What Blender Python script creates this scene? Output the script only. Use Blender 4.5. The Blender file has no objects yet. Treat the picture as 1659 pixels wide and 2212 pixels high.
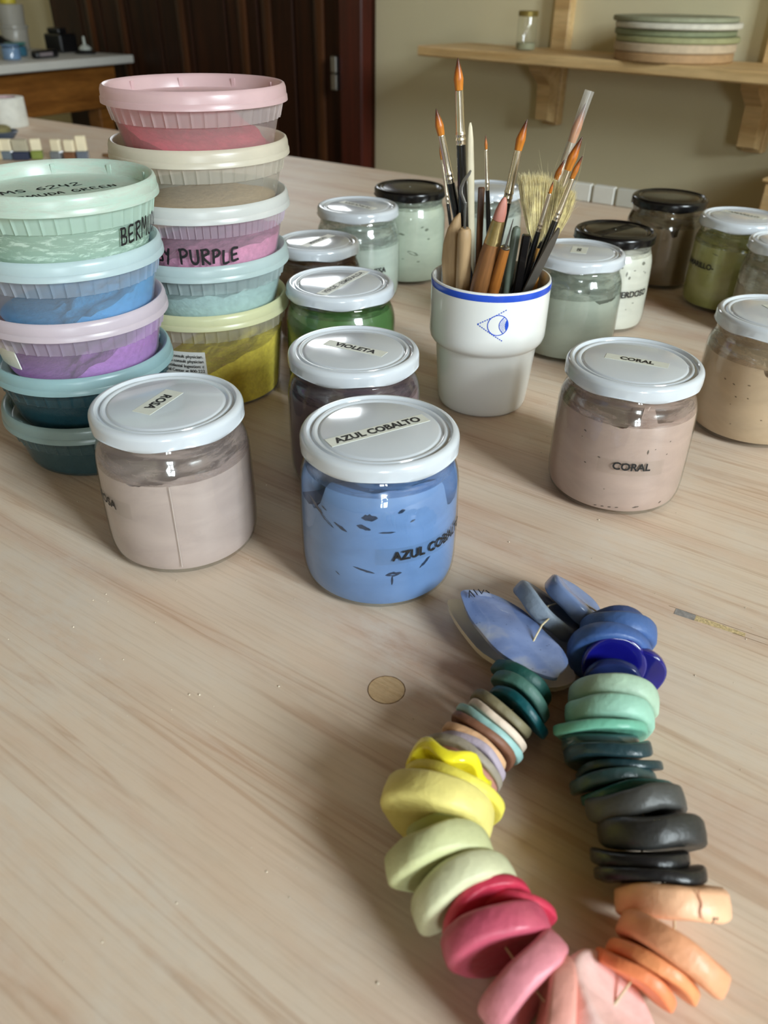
import bpy, math, random
from math import sin, cos, pi, radians as RAD
from mathutils import Vector, Matrix, noise

# ------------------------------------------------------------------ camera
scene = bpy.context.scene
COL = scene.collection
cd = bpy.data.cameras.new('camera')
cam = bpy.data.objects.new('camera', cd)
COL.objects.link(cam)
cd.sensor_fit = 'VERTICAL'
cd.sensor_height = 36.0
cd.lens = 27.669
cd.clip_start = 0.01
cd.dof.use_dof = True
cd.dof.focus_distance = 0.47
cd.dof.aperture_fstop = 11.0
cam.matrix_world = (Matrix.Translation((0, 0, 0.27963)) @ Matrix.Rotation(RAD(90 - 33.9156), 4, 'X')
                    @ Matrix.Rotation(RAD(0.6954), 4, 'Z'))
scene.camera = cam

# ------------------------------------------------------------------ world, lights, exposure
world = bpy.data.worlds.new('world')
scene.world = world
world.use_nodes = True
world.node_tree.nodes['Background'].inputs[0].default_value = (0.75, 0.86, 1.0, 1)
world.node_tree.nodes['Background'].inputs[1].default_value = 1.0
scene.view_settings.view_transform = 'Standard'
scene.view_settings.look = 'None'
scene.view_settings.exposure = 0.0
scene.view_settings.gamma = 1.0
scene.view_settings.use_curve_mapping = False
scene.cycles.use_denoising = True
scene.cycles.transparent_max_bounces = 32
scene.cycles.max_bounces = 10
scene.cycles.caustics_reflective = False
scene.cycles.caustics_refractive = False

# room frame: U runs along the back wall to the right, V towards the back wall
UX, VX = Vector((0.70711, -0.70711, 0)), Vector((0.70711, 0.70711, 0))
def room(u, v, z=0.0):
    return UX * u + VX * v + Vector((0, 0, z))
ROOM_ROT = RAD(-45)          # local x -> U, local y -> V
BACK_V, RIGHT_U, LEFT_U, FRONT_V = 1.754, 2.40, -5.0, -3.0
FLOOR_Z, CEIL_Z = -0.76, 2.40
WIN_V0, WIN_V1, WIN_Z0, WIN_Z1 = -0.18, 0.70, 0.78, 2.02

WIN2_V0, WIN2_V1, WIN2_Z0, WIN2_Z1 = -2.30, -1.50, 0.05, 1.05

def window_light(v0, v1, z0, z1, watts):
    ld = bpy.data.lights.new('window_daylight', 'AREA')
    ld.shape = 'RECTANGLE'
    ld.size = v1 - v0
    ld.size_y = z1 - z0
    ld.energy = watts
    ld.color = (0.86, 0.94, 1.0)
    lo = bpy.data.objects.new('window_daylight', ld)
    COL.objects.link(lo)
    # the lamp shines along its local -Z, into the room
    m3 = Matrix((VX, UX.cross(VX), UX)).transposed()
    lo.matrix_world = Matrix.Translation(room(RIGHT_U + 0.16, (v0 + v1) / 2, (z0 + z1) / 2)) @ m3.to_4x4()
window_light(WIN_V0, WIN_V1, WIN_Z0, WIN_Z1, 240)
window_light(WIN2_V0, WIN2_V1, WIN2_Z0, WIN2_Z1, 84)

# ------------------------------------------------------------------ helpers
def lin(c):
    return tuple(((x / 255) / 12.92) if x / 255 <= 0.04045 else (((x / 255) + 0.055) / 1.055) ** 2.4 for x in c)

def rgba(c):
    return (*lin(c), 1.0)

class MB:
    def __init__(self):
        self.v, self.f = [], []
    def add(self, verts, faces):
        o = len(self.v)
        self.v.extend([tuple(p) for p in verts])
        self.f.extend([tuple(i + o for i in f) for f in faces])
        return self
    def xf(self, m):
        self.v = [tuple(m @ Vector(p)) for p in self.v]
        return self
    def box(self, x0, x1, y0, y1, z0, z1, b=0.0):
        if b <= 0:
            vs = [(x, y, z) for z in (z0, z1) for y in (y0, y1) for x in (x0, x1)]
            fs = [(0, 2, 3, 1), (4, 5, 7, 6), (0, 1, 5, 4), (2, 6, 7, 3), (0, 4, 6, 2), (1, 3, 7, 5)]
            return self.add(vs, fs)
        cx = [(x0, b), (x1, -b)]
        vs, idx = [], {}
        for i, (x, bx) in enumerate(cx):
            for j, (y, by) in enumerate([(y0, b), (y1, -b)]):
                for k, (z, bz) in enumerate([(z0, b), (z1, -b)]):
                    for ax in range(3):
                        p = [x + bx, y + by, z + bz]
                        p[ax] = (x, y, z)[ax]
                        idx[(i, j, k, ax)] = len(vs)
                        vs.append(tuple(p))
        g = idx
        fs = []
        for s in (0, 1):
            fs.append([g[(s, a, c, 0)] for a, c in ((0, 0), (1, 0), (1, 1), (0, 1))])
            fs.append([g[(a, s, c, 1)] for a, c in ((0, 0), (1, 0), (1, 1), (0, 1))])
            fs.append([g[(a, c, s, 2)] for a, c in ((0, 0), (1, 0), (1, 1), (0, 1))])
        for a in (0, 1):
            for c in (0, 1):
                fs.append([g[(a, c, 0, 0)], g[(a, c, 1, 0)], g[(a, c, 1, 1)], g[(a, c, 0, 1)]])
                fs.append([g[(a, 0, c, 0)], g[(a, 1, c, 0)], g[(a, 1, c, 2)], g[(a, 0, c, 2)]])
                fs.append([g[(0, a, c, 1)], g[(1, a, c, 1)], g[(1, a, c, 2)], g[(0, a, c, 2)]])
        for i in (0, 1):
            for j in (0, 1):
                for k in (0, 1):
                    fs.append([g[(i, j, k, 0)], g[(i, j, k, 1)], g[(i, j, k, 2)]])
        return self.add(vs, fs)
    def lathe(self, prof, seg=64, rad=None, hgt=None, cap0=False, cap1=False, arc=None):
        """prof: list of (r, z).  rad(theta, i) / hgt(theta, i) are added to r / z."""
        full = arc is None
        a0, a1 = (0, 2 * pi) if full else arc
        n = seg if full else seg + 1
        vs = []
        for i, (r, z) in enumerate(prof):
            for k in range(n):
                t = a0 + (a1 - a0) * k / seg
                rr = r + (rad(t, i) if rad else 0)
                zz = z + (hgt(t, i) if hgt else 0)
                vs.append((rr * cos(t), rr * sin(t), zz))
        fs = []
        for i in range(len(prof) - 1):
            for k in range(seg if full else seg):
                k2 = (k + 1) % n if full else k + 1
                fs.append((i * n + k, i * n + k2, (i + 1) * n + k2, (i + 1) * n + k))
        if cap0:
            fs.append(tuple(range(n - 1, -1, -1)))
        if cap1:
            b = (len(prof) - 1) * n
            fs.append(tuple(b + k for k in range(n)))
        return self.add(vs, fs)
    def tube(self, pts, radii, seg=12, flat=None, cap=True):
        """pts list of Vector; radii scalars or list; flat = (direction, factor) squashes the section."""
        pts = [Vector(p) for p in pts]
        if not hasattr(radii, '__len__'):
            radii = [radii] * len(pts)
        vs = []
        ref = None
        for i, p in enumerate(pts):
            d = (pts[min(i + 1, len(pts) - 1)] - pts[max(i - 1, 0)]).normalized()
            if ref is None:
                ref = Vector((0, 1, 0)) if abs(d.y) < 0.9 else Vector((1, 0, 0))
            x = (ref - d * ref.dot(d)).normalized()
            y = d.cross(x)
            ref = x
            for k in range(seg):
                t = 2 * pi * k / seg
                off = (x * cos(t) + y * sin(t)) * radii[i]
                if flat:
                    fd = Vector(flat[0]).normalized()
                    off -= fd * off.dot(fd) * (1 - flat[1])
                vs.append(p + off)
        fs = []
        for i in range(len(pts) - 1):
            for k in range(seg):
                fs.append((i * seg + k, i * seg + (k + 1) % seg, (i + 1) * seg + (k + 1) % seg, (i + 1) * seg + k))
        if cap:
            fs.append(tuple(range(seg - 1, -1, -1)))
            b = (len(pts) - 1) * seg
            fs.append(tuple(b + k for k in range(seg)))
        return self.add(vs, fs)
    def prism(self, poly, z0, z1):
        n = len(poly)
        vs = [(x, y, z0) for x, y in poly] + [(x, y, z1) for x, y in poly]
        fs = [tuple(range(n - 1, -1, -1)), tuple(range(n, 2 * n))]
        fs += [(k, (k + 1) % n, n + (k + 1) % n, n + k) for k in range(n)]
        return self.add(vs, fs)
    def build(self, name, mat, parent=None, smooth=True, label=None):
        me = bpy.data.meshes.new(name)
        me.from_pydata(self.v, [], self.f)
        me.update()
        if smooth:
            me.polygons.foreach_set('use_smooth', [True] * len(me.polygons))
            try:
                me.set_sharp_from_angle(angle=RAD(42))
            except Exception:
                pass
        o = bpy.data.objects.new(name, me)
        if mat:
            me.materials.append(mat)
        COL.objects.link(o)
        if parent:
            o.parent = parent
        if label:
            o['label'] = label
        return o

def tag(o, label, cat, group=None):
    o['label'] = label
    o['category'] = cat
    if group:
        o['group'] = group
    return o

def thing(name, label, cat, loc=(0, 0, 0), rotz=0.0, group=None):
    o = bpy.data.objects.new(name, None)
    o.empty_display_size = 0.02
    COL.objects.link(o)
    o.location = loc
    o.rotation_euler = (0, 0, rotz)
    return tag(o, label, cat, group)

def struct(name, mb, mat, parent=None, loc=None, rotz=0.0, smooth=False):
    o = mb.build(name, mat, parent, smooth)
    if loc is not None:
        o.location = loc
    o.rotation_euler = (0, 0, rotz)
    if parent is None:
        o['kind'] = 'structure'
    return o

def text_geo(s, size, bold=0.0, shear=0.0, wid=1.0, align='CENTER'):
    cu = bpy.data.curves.new('lettering', 'FONT')
    cu.body = s
    cu.size = size
    cu.offset = bold * size
    cu.shear = shear
    cu.align_x = align
    cu.align_y = 'CENTER'
    cu.resolution_u = 3
    ob = bpy.data.objects.new('lettering_tmp', cu)
    COL.objects.link(ob)
    dg = bpy.context.evaluated_depsgraph_get()
    dg.update()
    me = bpy.data.meshes.new_from_object(ob.evaluated_get(dg))
    vs = [(v.co.x * wid, v.co.y, 0.0) for v in me.vertices]
    fs = [tuple(p.vertices) for p in me.polygons]
    bpy.data.objects.remove(ob)
    bpy.data.curves.remove(cu)
    bpy.data.meshes.remove(me)
    return vs, fs

def text_flat(s, size, x, y, z, ang, mat, parent, bold=0.02, shear=0, wid=1.0, name='lettering'):
    vs, fs = text_geo(s, size, bold, shear, wid)
    c, n = cos(ang), sin(ang)
    mb = MB().add([(x + p[0] * c - p[1] * n, y + p[0] * n + p[1] * c, z) for p in vs], fs)
    return mb.build(name, mat, parent, smooth=False)

def text_round(s, size, r, theta, z, mat, parent, bold=0.02, shear=0, wid=1.0, tilt=0.0, dr=0.00014, align='CENTER', taper=0.0, name='lettering'):
    vs, fs = text_geo(s, size, bold, shear, wid, align)
    out = []
    for p in vs:
        x = p[0] * cos(tilt) - p[1] * sin(tilt)
        y = p[0] * sin(tilt) + p[1] * cos(tilt)
        rr = r + dr + taper * y
        t = theta + x / r
        out.append((rr * cos(t), rr * sin(t), z + y))
    return MB().add(out, fs).build(name, mat, parent, smooth=False)

STROKES = {
 'P': [[(.1,0),(.16,1)],[(.08,.92),(.4,1.0),(.58,.8),(.45,.55),(.14,.45)]], 'A': [[(.0,0),(.3,1),(.5,.02)],[(.1,.36),(.46,.38)]],
 'N': [[(.05,0),(.1,1),(.48,.04),(.55,1)]], 'S': [[(.5,.85),(.3,1),(.08,.8),(.2,.55),(.45,.4),(.4,.08),(.05,.06)]],
 'Y': [[(.05,1),(.25,.55),(.5,1)],[(.5,1),(.15,-.2)]], 'U': [[(.08,.95),(.08,.25),(.28,0),(.5,.2),(.55,.95)]],
 'R': [[(.1,0),(.14,1)],[(.08,.95),(.42,1),(.52,.76),(.16,.5),(.56,0)]], 'L': [[(.14,1),(.1,.02),(.5,.06)]],
 'E': [[(.52,.96),(.16,.94),(.1,.5),(.44,.52)],[(.1,.5),(.12,.04),(.55,.1)]], 'B': [[(.1,0),(.14,1)],[(.08,.95),(.44,.94),(.4,.56),(.14,.52),(.52,.4),(.46,.06),(.1,.02)]],
 'M': [[(.02,0),(.12,1),(.34,.4),(.56,1),(.66,0)]], 'D': [[(.1,0),(.12,1),(.46,.8),(.5,.3),(.1,0)]], 'G': [[(.52,.85),(.28,1),(.06,.5),(.26,0),(.52,.2),(.52,.45),(.3,.45)]],
 '6': [[(.5,.95),(.2,.7),(.06,.3),(.28,0),(.5,.2),(.36,.46),(.1,.32)]], '2': [[(.08,.8),(.3,1),(.5,.75),(.06,.02),(.56,.06)]], '4': [[(.12,1),(.08,.5),(.5,.46)],[(.46,.9),(.4,0)]], ' ': [],
}
def handwriting(s, size, w, seed=1, gap=0.16):
    """marker strokes as small overlapping quads in a flat plane, centred"""
    rnd = random.Random(seed)
    x, quads = 0.0, []
    for ch in s:
        g = STROKES[ch]
        dy, sc = rnd.uniform(-.06, .06), rnd.uniform(.9, 1.08)
        for line in g:
            pts = []
            n = len(line)
            for k in range(n - 1):
                p0, p1, p2, p3 = line[max(k - 1, 0)], line[k], line[k + 1], line[min(k + 2, n - 1)]
                for q in range(5):
                    t = q / 5
                    pts.append(tuple(0.5 * (2 * p1[a] + (p2[a] - p0[a]) * t + (2 * p0[a] - 5 * p1[a] + 4 * p2[a] - p3[a]) * t * t + (3 * p1[a] - p0[a] - 3 * p2[a] + p3[a]) * t ** 3) for a in (0, 1)))
            pts.append(line[-1])
            pts = [((x + px_ * sc) * size, (py_ * sc + dy - 0.5) * size) for px_, py_ in pts]
            for a, b in zip(pts, pts[1:]):
                dx, dy_ = b[0] - a[0], b[1] - a[1]
                l = math.hypot(dx, dy_) or 1e-9
                ux, uy = dx / l, dy_ / l
                ww = w * rnd.uniform(.85, 1.1) / 2
                quads.append([(a[0] - ux * ww * .6 - uy * ww, a[1] - uy * ww * .6 + ux * ww), (a[0] - ux * ww * .6 + uy * ww, a[1] - uy * ww * .6 - ux * ww),
                              (b[0] + ux * ww * .6 + uy * ww, b[1] + uy * ww * .6 - ux * ww), (b[0] + ux * ww * .6 - uy * ww, b[1] + uy * ww * .6 + ux * ww)])
        x += (max([p[0] for l in g for p in l]) if g else 0.34) * sc + gap
    tot = x * size
    vs, fs = [], []
    for q in quads:
        fs.append(tuple(range(len(vs), len(vs) + 4)))
        vs.extend([(p[0] - tot / 2, p[1]) for p in q])
    return vs, fs, tot
def hand_flat(s, size, w, x, y, z, ang, mat, parent, seed=1, wid=1.0):
    vs, fs, _ = handwriting(s, size, w, seed)
    c, n = cos(ang), sin(ang)
    MB().add([(x + px_ * wid * c - py_ * n, y + px_ * wid * n + py_ * c, z) for px_, py_ in vs], [f[::-1] for f in fs]).build('handwriting', mat, parent, smooth=False)
def hand_round(s, size, w, r, theta, z, mat, parent, dr, taper, seed=1, align=0.0, wid=1.0):
    vs, fs, tot = handwriting(s, size, w, seed)
    out = []
    for px_, py_ in vs:
        rr_ = r + dr + taper * py_
        t = theta + (px_ + align * tot) * wid / r
        out.append((rr_ * cos(t), rr_ * sin(t), z + py_))
    MB().add(out, [f[::-1] for f in fs]).build('handwriting', mat, parent, smooth=False)

def patch_round(r, t0, t1, z0, z1, mat, parent, name, seg=14, dr=0.00012, taper=0.0, tilt=0.0, label=None):
    """a thin strip stuck on a round wall, with its own thickness"""
    vs, fs = [], []
    n = seg + 1
    zc, tc = (z0 + z1) / 2, (t0 + t1) / 2
    for lay in (0, 1):
        for zz in (z0, z1):
            for k in range(n):
                t = t0 + (t1 - t0) * k / seg
                z = zz + tilt * (t - tc) * r
                rr = r + dr * (0.2 + lay * 0.8) + taper * (zz - zc)
                vs.append((rr * cos(t), rr * sin(t), z))
    for k in range(seg):
        a, b = 2 * n + k, 3 * n + k
        fs.append((a, a + 1, b + 1, b))
        fs.append((k, n + k, n + k + 1, k + 1))
        fs.append((k, k + 1, 2 * n + k + 1, 2 * n + k))
        fs.append((n + k, 3 * n + k, 3 * n + k + 1, n + k + 1))
    fs.append((0, 2 * n, 3 * n, n))
    fs.append((n - 1, 2 * n - 1, 4 * n - 1, 3 * n - 1))
    return MB().add(vs, fs).build(name, mat, parent, label=label)

# ------------------------------------------------------------------ materials
def new_mat(name):
    m = bpy.data.materials.new(name)
    m.use_nodes = True
    nt = m.node_tree
    nt.nodes.clear()
    out = nt.nodes.new('ShaderNodeOutputMaterial')
    return m, nt, out

def N(nt, kind, **kw):
    n = nt.nodes.new(kind)
    for k, v in kw.items():
        if isinstance(k, str) and hasattr(n, k) and k not in ('inputs',):
            setattr(n, k, v)
    return n

def ramp(nt, stops):
    n = nt.nodes.new('ShaderNodeValToRGB')
    e = n.color_ramp.elements
    while len(e) < len(stops):
        e.new(0.5)
    for el, (p, c) in zip(e, stops):
        el.position = p
        el.color = c if len(c) == 4 else (*c, 1)
    return n

def coords(nt, scale, kind='Object'):
    tc = nt.nodes.new('ShaderNodeTexCoord')
    mp = nt.nodes.new('ShaderNodeMapping')
    mp.inputs['Scale'].default_value = scale if hasattr(scale, '__len__') else (scale,) * 3
    nt.links.new(tc.outputs[kind], mp.inputs['Vector'])
    return mp

def noise_tex(nt, vec, scale=5, detail=4, rough=0.55, dist=0.0):
    n = nt.nodes.new('ShaderNodeTexNoise')
    n.inputs['Scale'].default_value = scale
    n.inputs['Detail'].default_value = detail
    n.inputs['Roughness'].default_value = rough
    n.inputs['Distortion'].default_value = dist
    nt.links.new(vec.outputs[0], n.inputs['Vector'])
    return n

def mixc(nt, fac, a, b, mode='MIX'):
    n = nt.nodes.new('ShaderNodeMix')
    n.data_type = 'RGBA'
    n.blend_type = mode
    if hasattr(fac, 'outputs') or hasattr(fac, 'is_linked'):
        nt.links.new(fac if hasattr(fac, 'is_linked') else fac.outputs[0], n.inputs[0])
    else:
        n.inputs[0].default_value = fac
    for s, v in ((6, a), (7, b)):
        if hasattr(v, 'is_linked'):
            nt.links.new(v, n.inputs[s])
        else:
            n.inputs[s].default_value = v if len(v) == 4 else (*v, 1)
    return n.outputs[2]

_cache = {}
def plain(name, col, rough=0.5, metal=0.0, spec=0.5, var=0.08, vscale=60, bump=0.0, bscale=200, coat=0.0, sheen=0.0, sss=0.0):
    """solid colour with slight procedural variation and fine relief"""
    if name in _cache:
        return _cache[name]
    m, nt, out = new_mat(name)
    b = nt.nodes.new('ShaderNodeBsdfPrincipled')
    c = lin(col)
    mp = coords(nt, 1.0)
    nz = noise_tex(nt, mp, vscale, 4)
    lo_ = tuple(max(0, x * (1 - var)) for x in c)
    hi_ = tuple(min(1, x * (1 + var)) for x in c)
    rp = ramp(nt, [(0.3, lo_), (0.7, hi_)])
    nt.links.new(nz.outputs[0], rp.inputs[0])
    nt.links.new(rp.outputs[0], b.inputs['Base Color'])
    b.inputs['Roughness'].default_value = rough
    b.inputs['Metallic'].default_value = metal
    b.inputs['Specular IOR Level'].default_value = spec
    b.inputs['Coat Weight'].default_value = coat
    b.inputs['Coat Roughness'].default_value = 0.06
    if sss:
        b.inputs['Subsurface Weight'].default_value = sss
        b.inputs['Subsurface Scale'].default_value = 0.004
    if bump:
        n2 = noise_tex(nt, mp, bscale, 5)
        bp = nt.nodes.new('ShaderNodeBump')
        bp.inputs['Strength'].default_value = bump
        bp.inputs['Distance'].default_value = 0.001
        nt.links.new(n2.outputs[0], bp.inputs['Height'])
        nt.links.new(bp.outputs[0], b.inputs['Normal'])
    nt.links.new(b.outputs[0], out.inputs[0])
    _cache[name] = m
    return m

def schlick(nt, base=0.045, gain=0.85, power=5.0):
    lw = nt.nodes.new('ShaderNodeLayerWeight')
    lw.inputs['Blend'].default_value = 0.5
    pw = nt.nodes.new('ShaderNodeMath'); pw.operation = 'POWER'
    nt.links.new(lw.outputs['Facing'], pw.inputs[0]); pw.inputs[1].default_value = power
    ma = nt.nodes.new('ShaderNodeMath'); ma.operation = 'MULTIPLY_ADD'
    nt.links.new(pw.outputs[0], ma.inputs[0]); ma.inputs[1].default_value = gain; ma.inputs[2].default_value = base
    return ma

def glass(name, tint=(0.97, 0.985, 0.975), base=0.06, gain=0.8, rough=0.02):
    if name in _cache:
        return _cache[name]
    m, nt, out = new_mat(name)
    tr = nt.nodes.new('ShaderNodeBsdfTransparent'); tr.inputs[0].default_value = (*tint, 1)
    gl = nt.nodes.new('ShaderNodeBsdfGlossy'); gl.inputs['Roughness'].default_value = rough
    mp = coords(nt, 1.0)
    nz = noise_tex(nt, mp, 90, 2)
    bp = nt.nodes.new('ShaderNodeBump'); bp.inputs['Strength'].default_value = 0.12; bp.inputs['Distance'].default_value = 0.002
    nt.links.new(nz.outputs[0], bp.inputs['Height']); nt.links.new(bp.outputs[0], gl.inputs['Normal'])
    mx = nt.nodes.new('ShaderNodeMixShader')
    nt.links.new(schlick(nt, base, gain).outputs[0], mx.inputs[0])
    nt.links.new(tr.outputs[0], mx.inputs[1]); nt.links.new(gl.outputs[0], mx.inputs[2])
    nt.links.new(mx.outputs[0], out.inputs[0])
    _cache[name] = m
    return m

def plastic(name, col, opacity=0.4, dust=None, dust_amt=0.0, rough=0.28, clear=(0.97, 0.97, 0.97), dust_scale=90):
    """frosted translucent polypropylene; dust is pigment clinging to it"""
    if name in _cache:
        return _cache[name]
    m, nt, out = new_mat(name)
    c = lin(col)
    mp = coords(nt, 1.0)
    nz = noise_tex(nt, mp, 35, 4)
    df = nt.nodes.new('ShaderNodeBsdfDiffuse')
    tl = nt.nodes.new('ShaderNodeBsdfTranslucent')
    base = mixc(nt, nz.outputs[0], tuple(x * 0.88 for x in c), tuple(min(1, x * 1.1) for x in c))
    if dust:
        n2 = noise_tex(nt, coords(nt, (0.55, 0.55, 2.4)), dust_scale, 9, 0.72, 0.5)
        r2 = ramp(nt, [(0.50 - 0.2 * dust_amt, (0, 0, 0)), (0.62 - 0.1 * dust_amt, (1, 1, 1))])
        nt.links.new(n2.outputs[0], r2.inputs[0])
        base = mixc(nt, r2.outputs[0], base, lin(dust))
    nt.links.new(base, df.inputs[0]); nt.links.new(base, tl.inputs[0])
    m1 = nt.nodes.new('ShaderNodeMixShader'); m1.inputs[0].default_value = 0.38
    nt.links.new(df.outputs[0], m1.inputs[1]); nt.links.new(tl.outputs[0], m1.inputs[2])
    tr = nt.nodes.new('ShaderNodeBsdfTransparent'); tr.inputs[0].default_value = (*clear, 1)
    m2 = nt.nodes.new('ShaderNodeMixShader')
    if dust:
        mr = nt.nodes.new('ShaderNodeMapRange')
        mr.inputs['To Min'].default_value = opacity
        mr.inputs['To Max'].default_value = min(1, opacity + 0.5)
        nt.links.new(r2.outputs[0], mr.inputs['Value'])
        nt.links.new(mr.outputs[0], m2.inputs[0])
    else:
        m2.inputs[0].default_value = opacity
    nt.links.new(tr.outputs[0], m2.inputs[1]); nt.links.new(m1.outputs[0], m2.inputs[2])
    gl = nt.nodes.new('ShaderNodeBsdfGlossy'); gl.inputs['Roughness'].default_value = rough
    m3_ = nt.nodes.new('ShaderNodeMixShader')
    nt.links.new(schlick(nt, 0.04, 0.5).outputs[0], m3_.inputs[0])
    nt.links.new(m2.outputs[0], m3_.inputs[1]); nt.links.new(gl.outputs[0], m3_.inputs[2])
    nt.links.new(m3_.outputs[0], out.inputs[0])
    _cache[name] = m
    return m

def wood(name, dark, light, scale=(2, 40, 40), rough=0.5, fine=0.25, bump=0.15, ringy=0.0, spec=0.4):
    if name in _cache:
        return _cache[name]
    m, nt, out = new_mat(name)
    b = nt.nodes.new('ShaderNodeBsdfPrincipled')
    mp = coords(nt, scale)
    n1 = noise_tex(nt, mp, 1.0, 5, 0.6, 0.4)
    r1 = ramp(nt, [(0.32, lin(dark)), (0.62, lin(light))])
    nt.links.new(n1.outputs[0], r1.inputs[0])
    mp2 = coords(nt, tuple(s * 6 for s in scale))
    n2 = noise_tex(nt, mp2, 1.0, 3, 0.6)
    r2 = ramp(nt, [(0.35, (1 - fine,) * 3), (0.6, (1, 1, 1))])
    nt.links.new(n2.outputs[0], r2.inputs[0])
    c = mixc(nt, 1.0, r1.outputs[0], r2.outputs[0], 'MULTIPLY')
    nt.links.new(c, b.inputs['Base Color'])
    b.inputs['Roughness'].default_value = rough
    b.inputs['Specular IOR Level'].default_value = spec
    bp = nt.nodes.new('ShaderNodeBump'); bp.inputs['Strength'].default_value = bump; bp.inputs['Distance'].default_value = 0.001
    nt.links.new(n2.outputs[0], bp.inputs['Height']); nt.links.new(bp.outputs[0], b.inputs['Normal'])
    nt.links.new(b.outputs[0], out.inputs[0])
    _cache[name] = m
    return m

def table_wood():
    m, nt, out = new_mat('pale_pine_ply')
    b = nt.nodes.new('ShaderNodeBsdfPrincipled')
    # broad flame-like grain bands running along local x
    mp = coords(nt, (0.8, 9.0, 1))
    n1 = noise_tex(nt, mp, 2.6, 4, 0.5, 0.5)
    r1 = ramp(nt, [(0.30, lin((204, 174, 153))), (0.46, lin((213, 190, 168))), (0.60, lin((217, 198, 178))), (0.74, lin((210, 184, 159)))])
    nt.links.new(n1.outputs[0], r1.inputs[0])
    # narrow darker late-wood lines
    mp3 = coords(nt, (0.55, 15.0, 1))
    n3 = noise_tex(nt, mp3, 3.2, 3, 0.45, 1.0)
    r3 = ramp(nt, [(0.53, (1, 1, 1)), (0.565, (0.80, 0.69, 0.62)), (0.585, (0.96, 0.93, 0.91)), (0.65, (1, 1, 1))])
    nt.links.new(n3.outputs[0], r3.inputs[0])
    c = mixc(nt, 0.8, r1.outputs[0], r3.outputs[0], 'MULTIPLY')
    # fine fibres
    mp2 = coords(nt, (14, 420, 1))
    n2 = noise_tex(nt, mp2, 1.0, 4, 0.65)
    r2 = ramp(nt, [(0.30, (0.82, 0.78, 0.74)), (0.52, (1, 1, 1))])
    nt.links.new(n2.outputs[0], r2.inputs[0])
    c = mixc(nt, 0.75, c, r2.outputs[0], 'MULTIPLY')
    # dried clay dust in loose patches
    mp4 = coords(nt, (5.5, 8.0, 1))
    n4 = noise_tex(nt, mp4, 1.3, 8, 0.62, 0.3)
    r4 = ramp(nt, [(0.43, (0, 0, 0)), (0.64, (0.70, 0.70, 0.70))])
    nt.links.new(n4.outputs[0], r4.inputs[0])
    n5 = noise_tex(nt, coords(nt, (60, 130, 1)), 1.0, 6, 0.7)
    r5 = ramp(nt, [(0.38, (0.25, 0.25, 0.25)), (0.62, (1, 1, 1))])
    nt.links.new(n5.outputs[0], r5.inputs[0])
    dm = mixc(nt, 1.0, r4.outputs[0], r5.outputs[0], 'MULTIPLY')
    c = mixc(nt, dm, c, lin((214, 203, 190)))
    nt.links.new(c, b.inputs['Base Color'])
    b.inputs['Roughness'].default_value = 0.48
    b.inputs['Specular IOR Level'].default_value = 0.42
    bp = nt.nodes.new('ShaderNodeBump'); bp.inputs['Strength'].default_value = 0.30; bp.inputs['Distance'].default_value = 0.0006
    ad = nt.nodes.new('ShaderNodeMath'); ad.operation = 'ADD'
    nt.links.new(n2.outputs[0], ad.inputs[0]); nt.links.new(n5.outputs[0], ad.inputs[1])
    nt.links.new(ad.outputs[0], bp.inputs['Height']); nt.links.new(bp.outputs[0], b.inputs['Normal'])
    nt.links.new(b.outputs[0], out.inputs[0])
    return m

def slip_mat(name, col, rough=0.4, streak=0.12):
    """clay slip pressed against the glass: smeary, slightly mottled"""
    if name in _cache:
        return _cache[name]
    m, nt, out = new_mat(name)
    b = nt.nodes.new('ShaderNodeBsdfPrincipled')
    c = lin(col)
    mp = coords(nt, (28, 28, 70))
    n1 = noise_tex(nt, mp, 1.0, 5, 0.55, 0.8)
    r1 = ramp(nt, [(0.3, tuple(x * (1 - streak) for x in c)), (0.55, c), (0.75, tuple(min(1, x * (1 + streak * 0.7)) for x in c))])
    nt.links.new(n1.outputs[0], r1.inputs[0])
    nt.links.new(r1.outputs[0], b.inputs['Base Color'])
    b.inputs['Roughness'].default_value = rough
    n2 = noise_tex(nt, coords(nt, (40, 40, 60)), 2.0, 4, 0.6, 0.5)
    bp = nt.nodes.new('ShaderNodeBump'); bp.inputs['Strength'].default_value = 0.2; bp.inputs['Distance'].default_value = 0.001
    nt.links.new(n2.outputs[0], bp.inputs['Height']); nt.links.new(bp.outputs[0], b.inputs['Normal'])
    nt.links.new(b.outputs[0], out.inputs[0])
    _cache[name] = m
    return m

def emis(name, col, s):
    m, nt, out = new_mat(name)
    e = nt.nodes.new('ShaderNodeEmission')
    mp = coords(nt, 1.0)
    nz = noise_tex(nt, mp, 3, 2)
    c = mixc(nt, nz.outputs[0], tuple(x * 0.8 for x in col), col)
    nt.links.new(c, e.inputs[0]); e.inputs[1].default_value = s
    nt.links.new(e.outputs[0], out.inputs[0])
    return m

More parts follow.
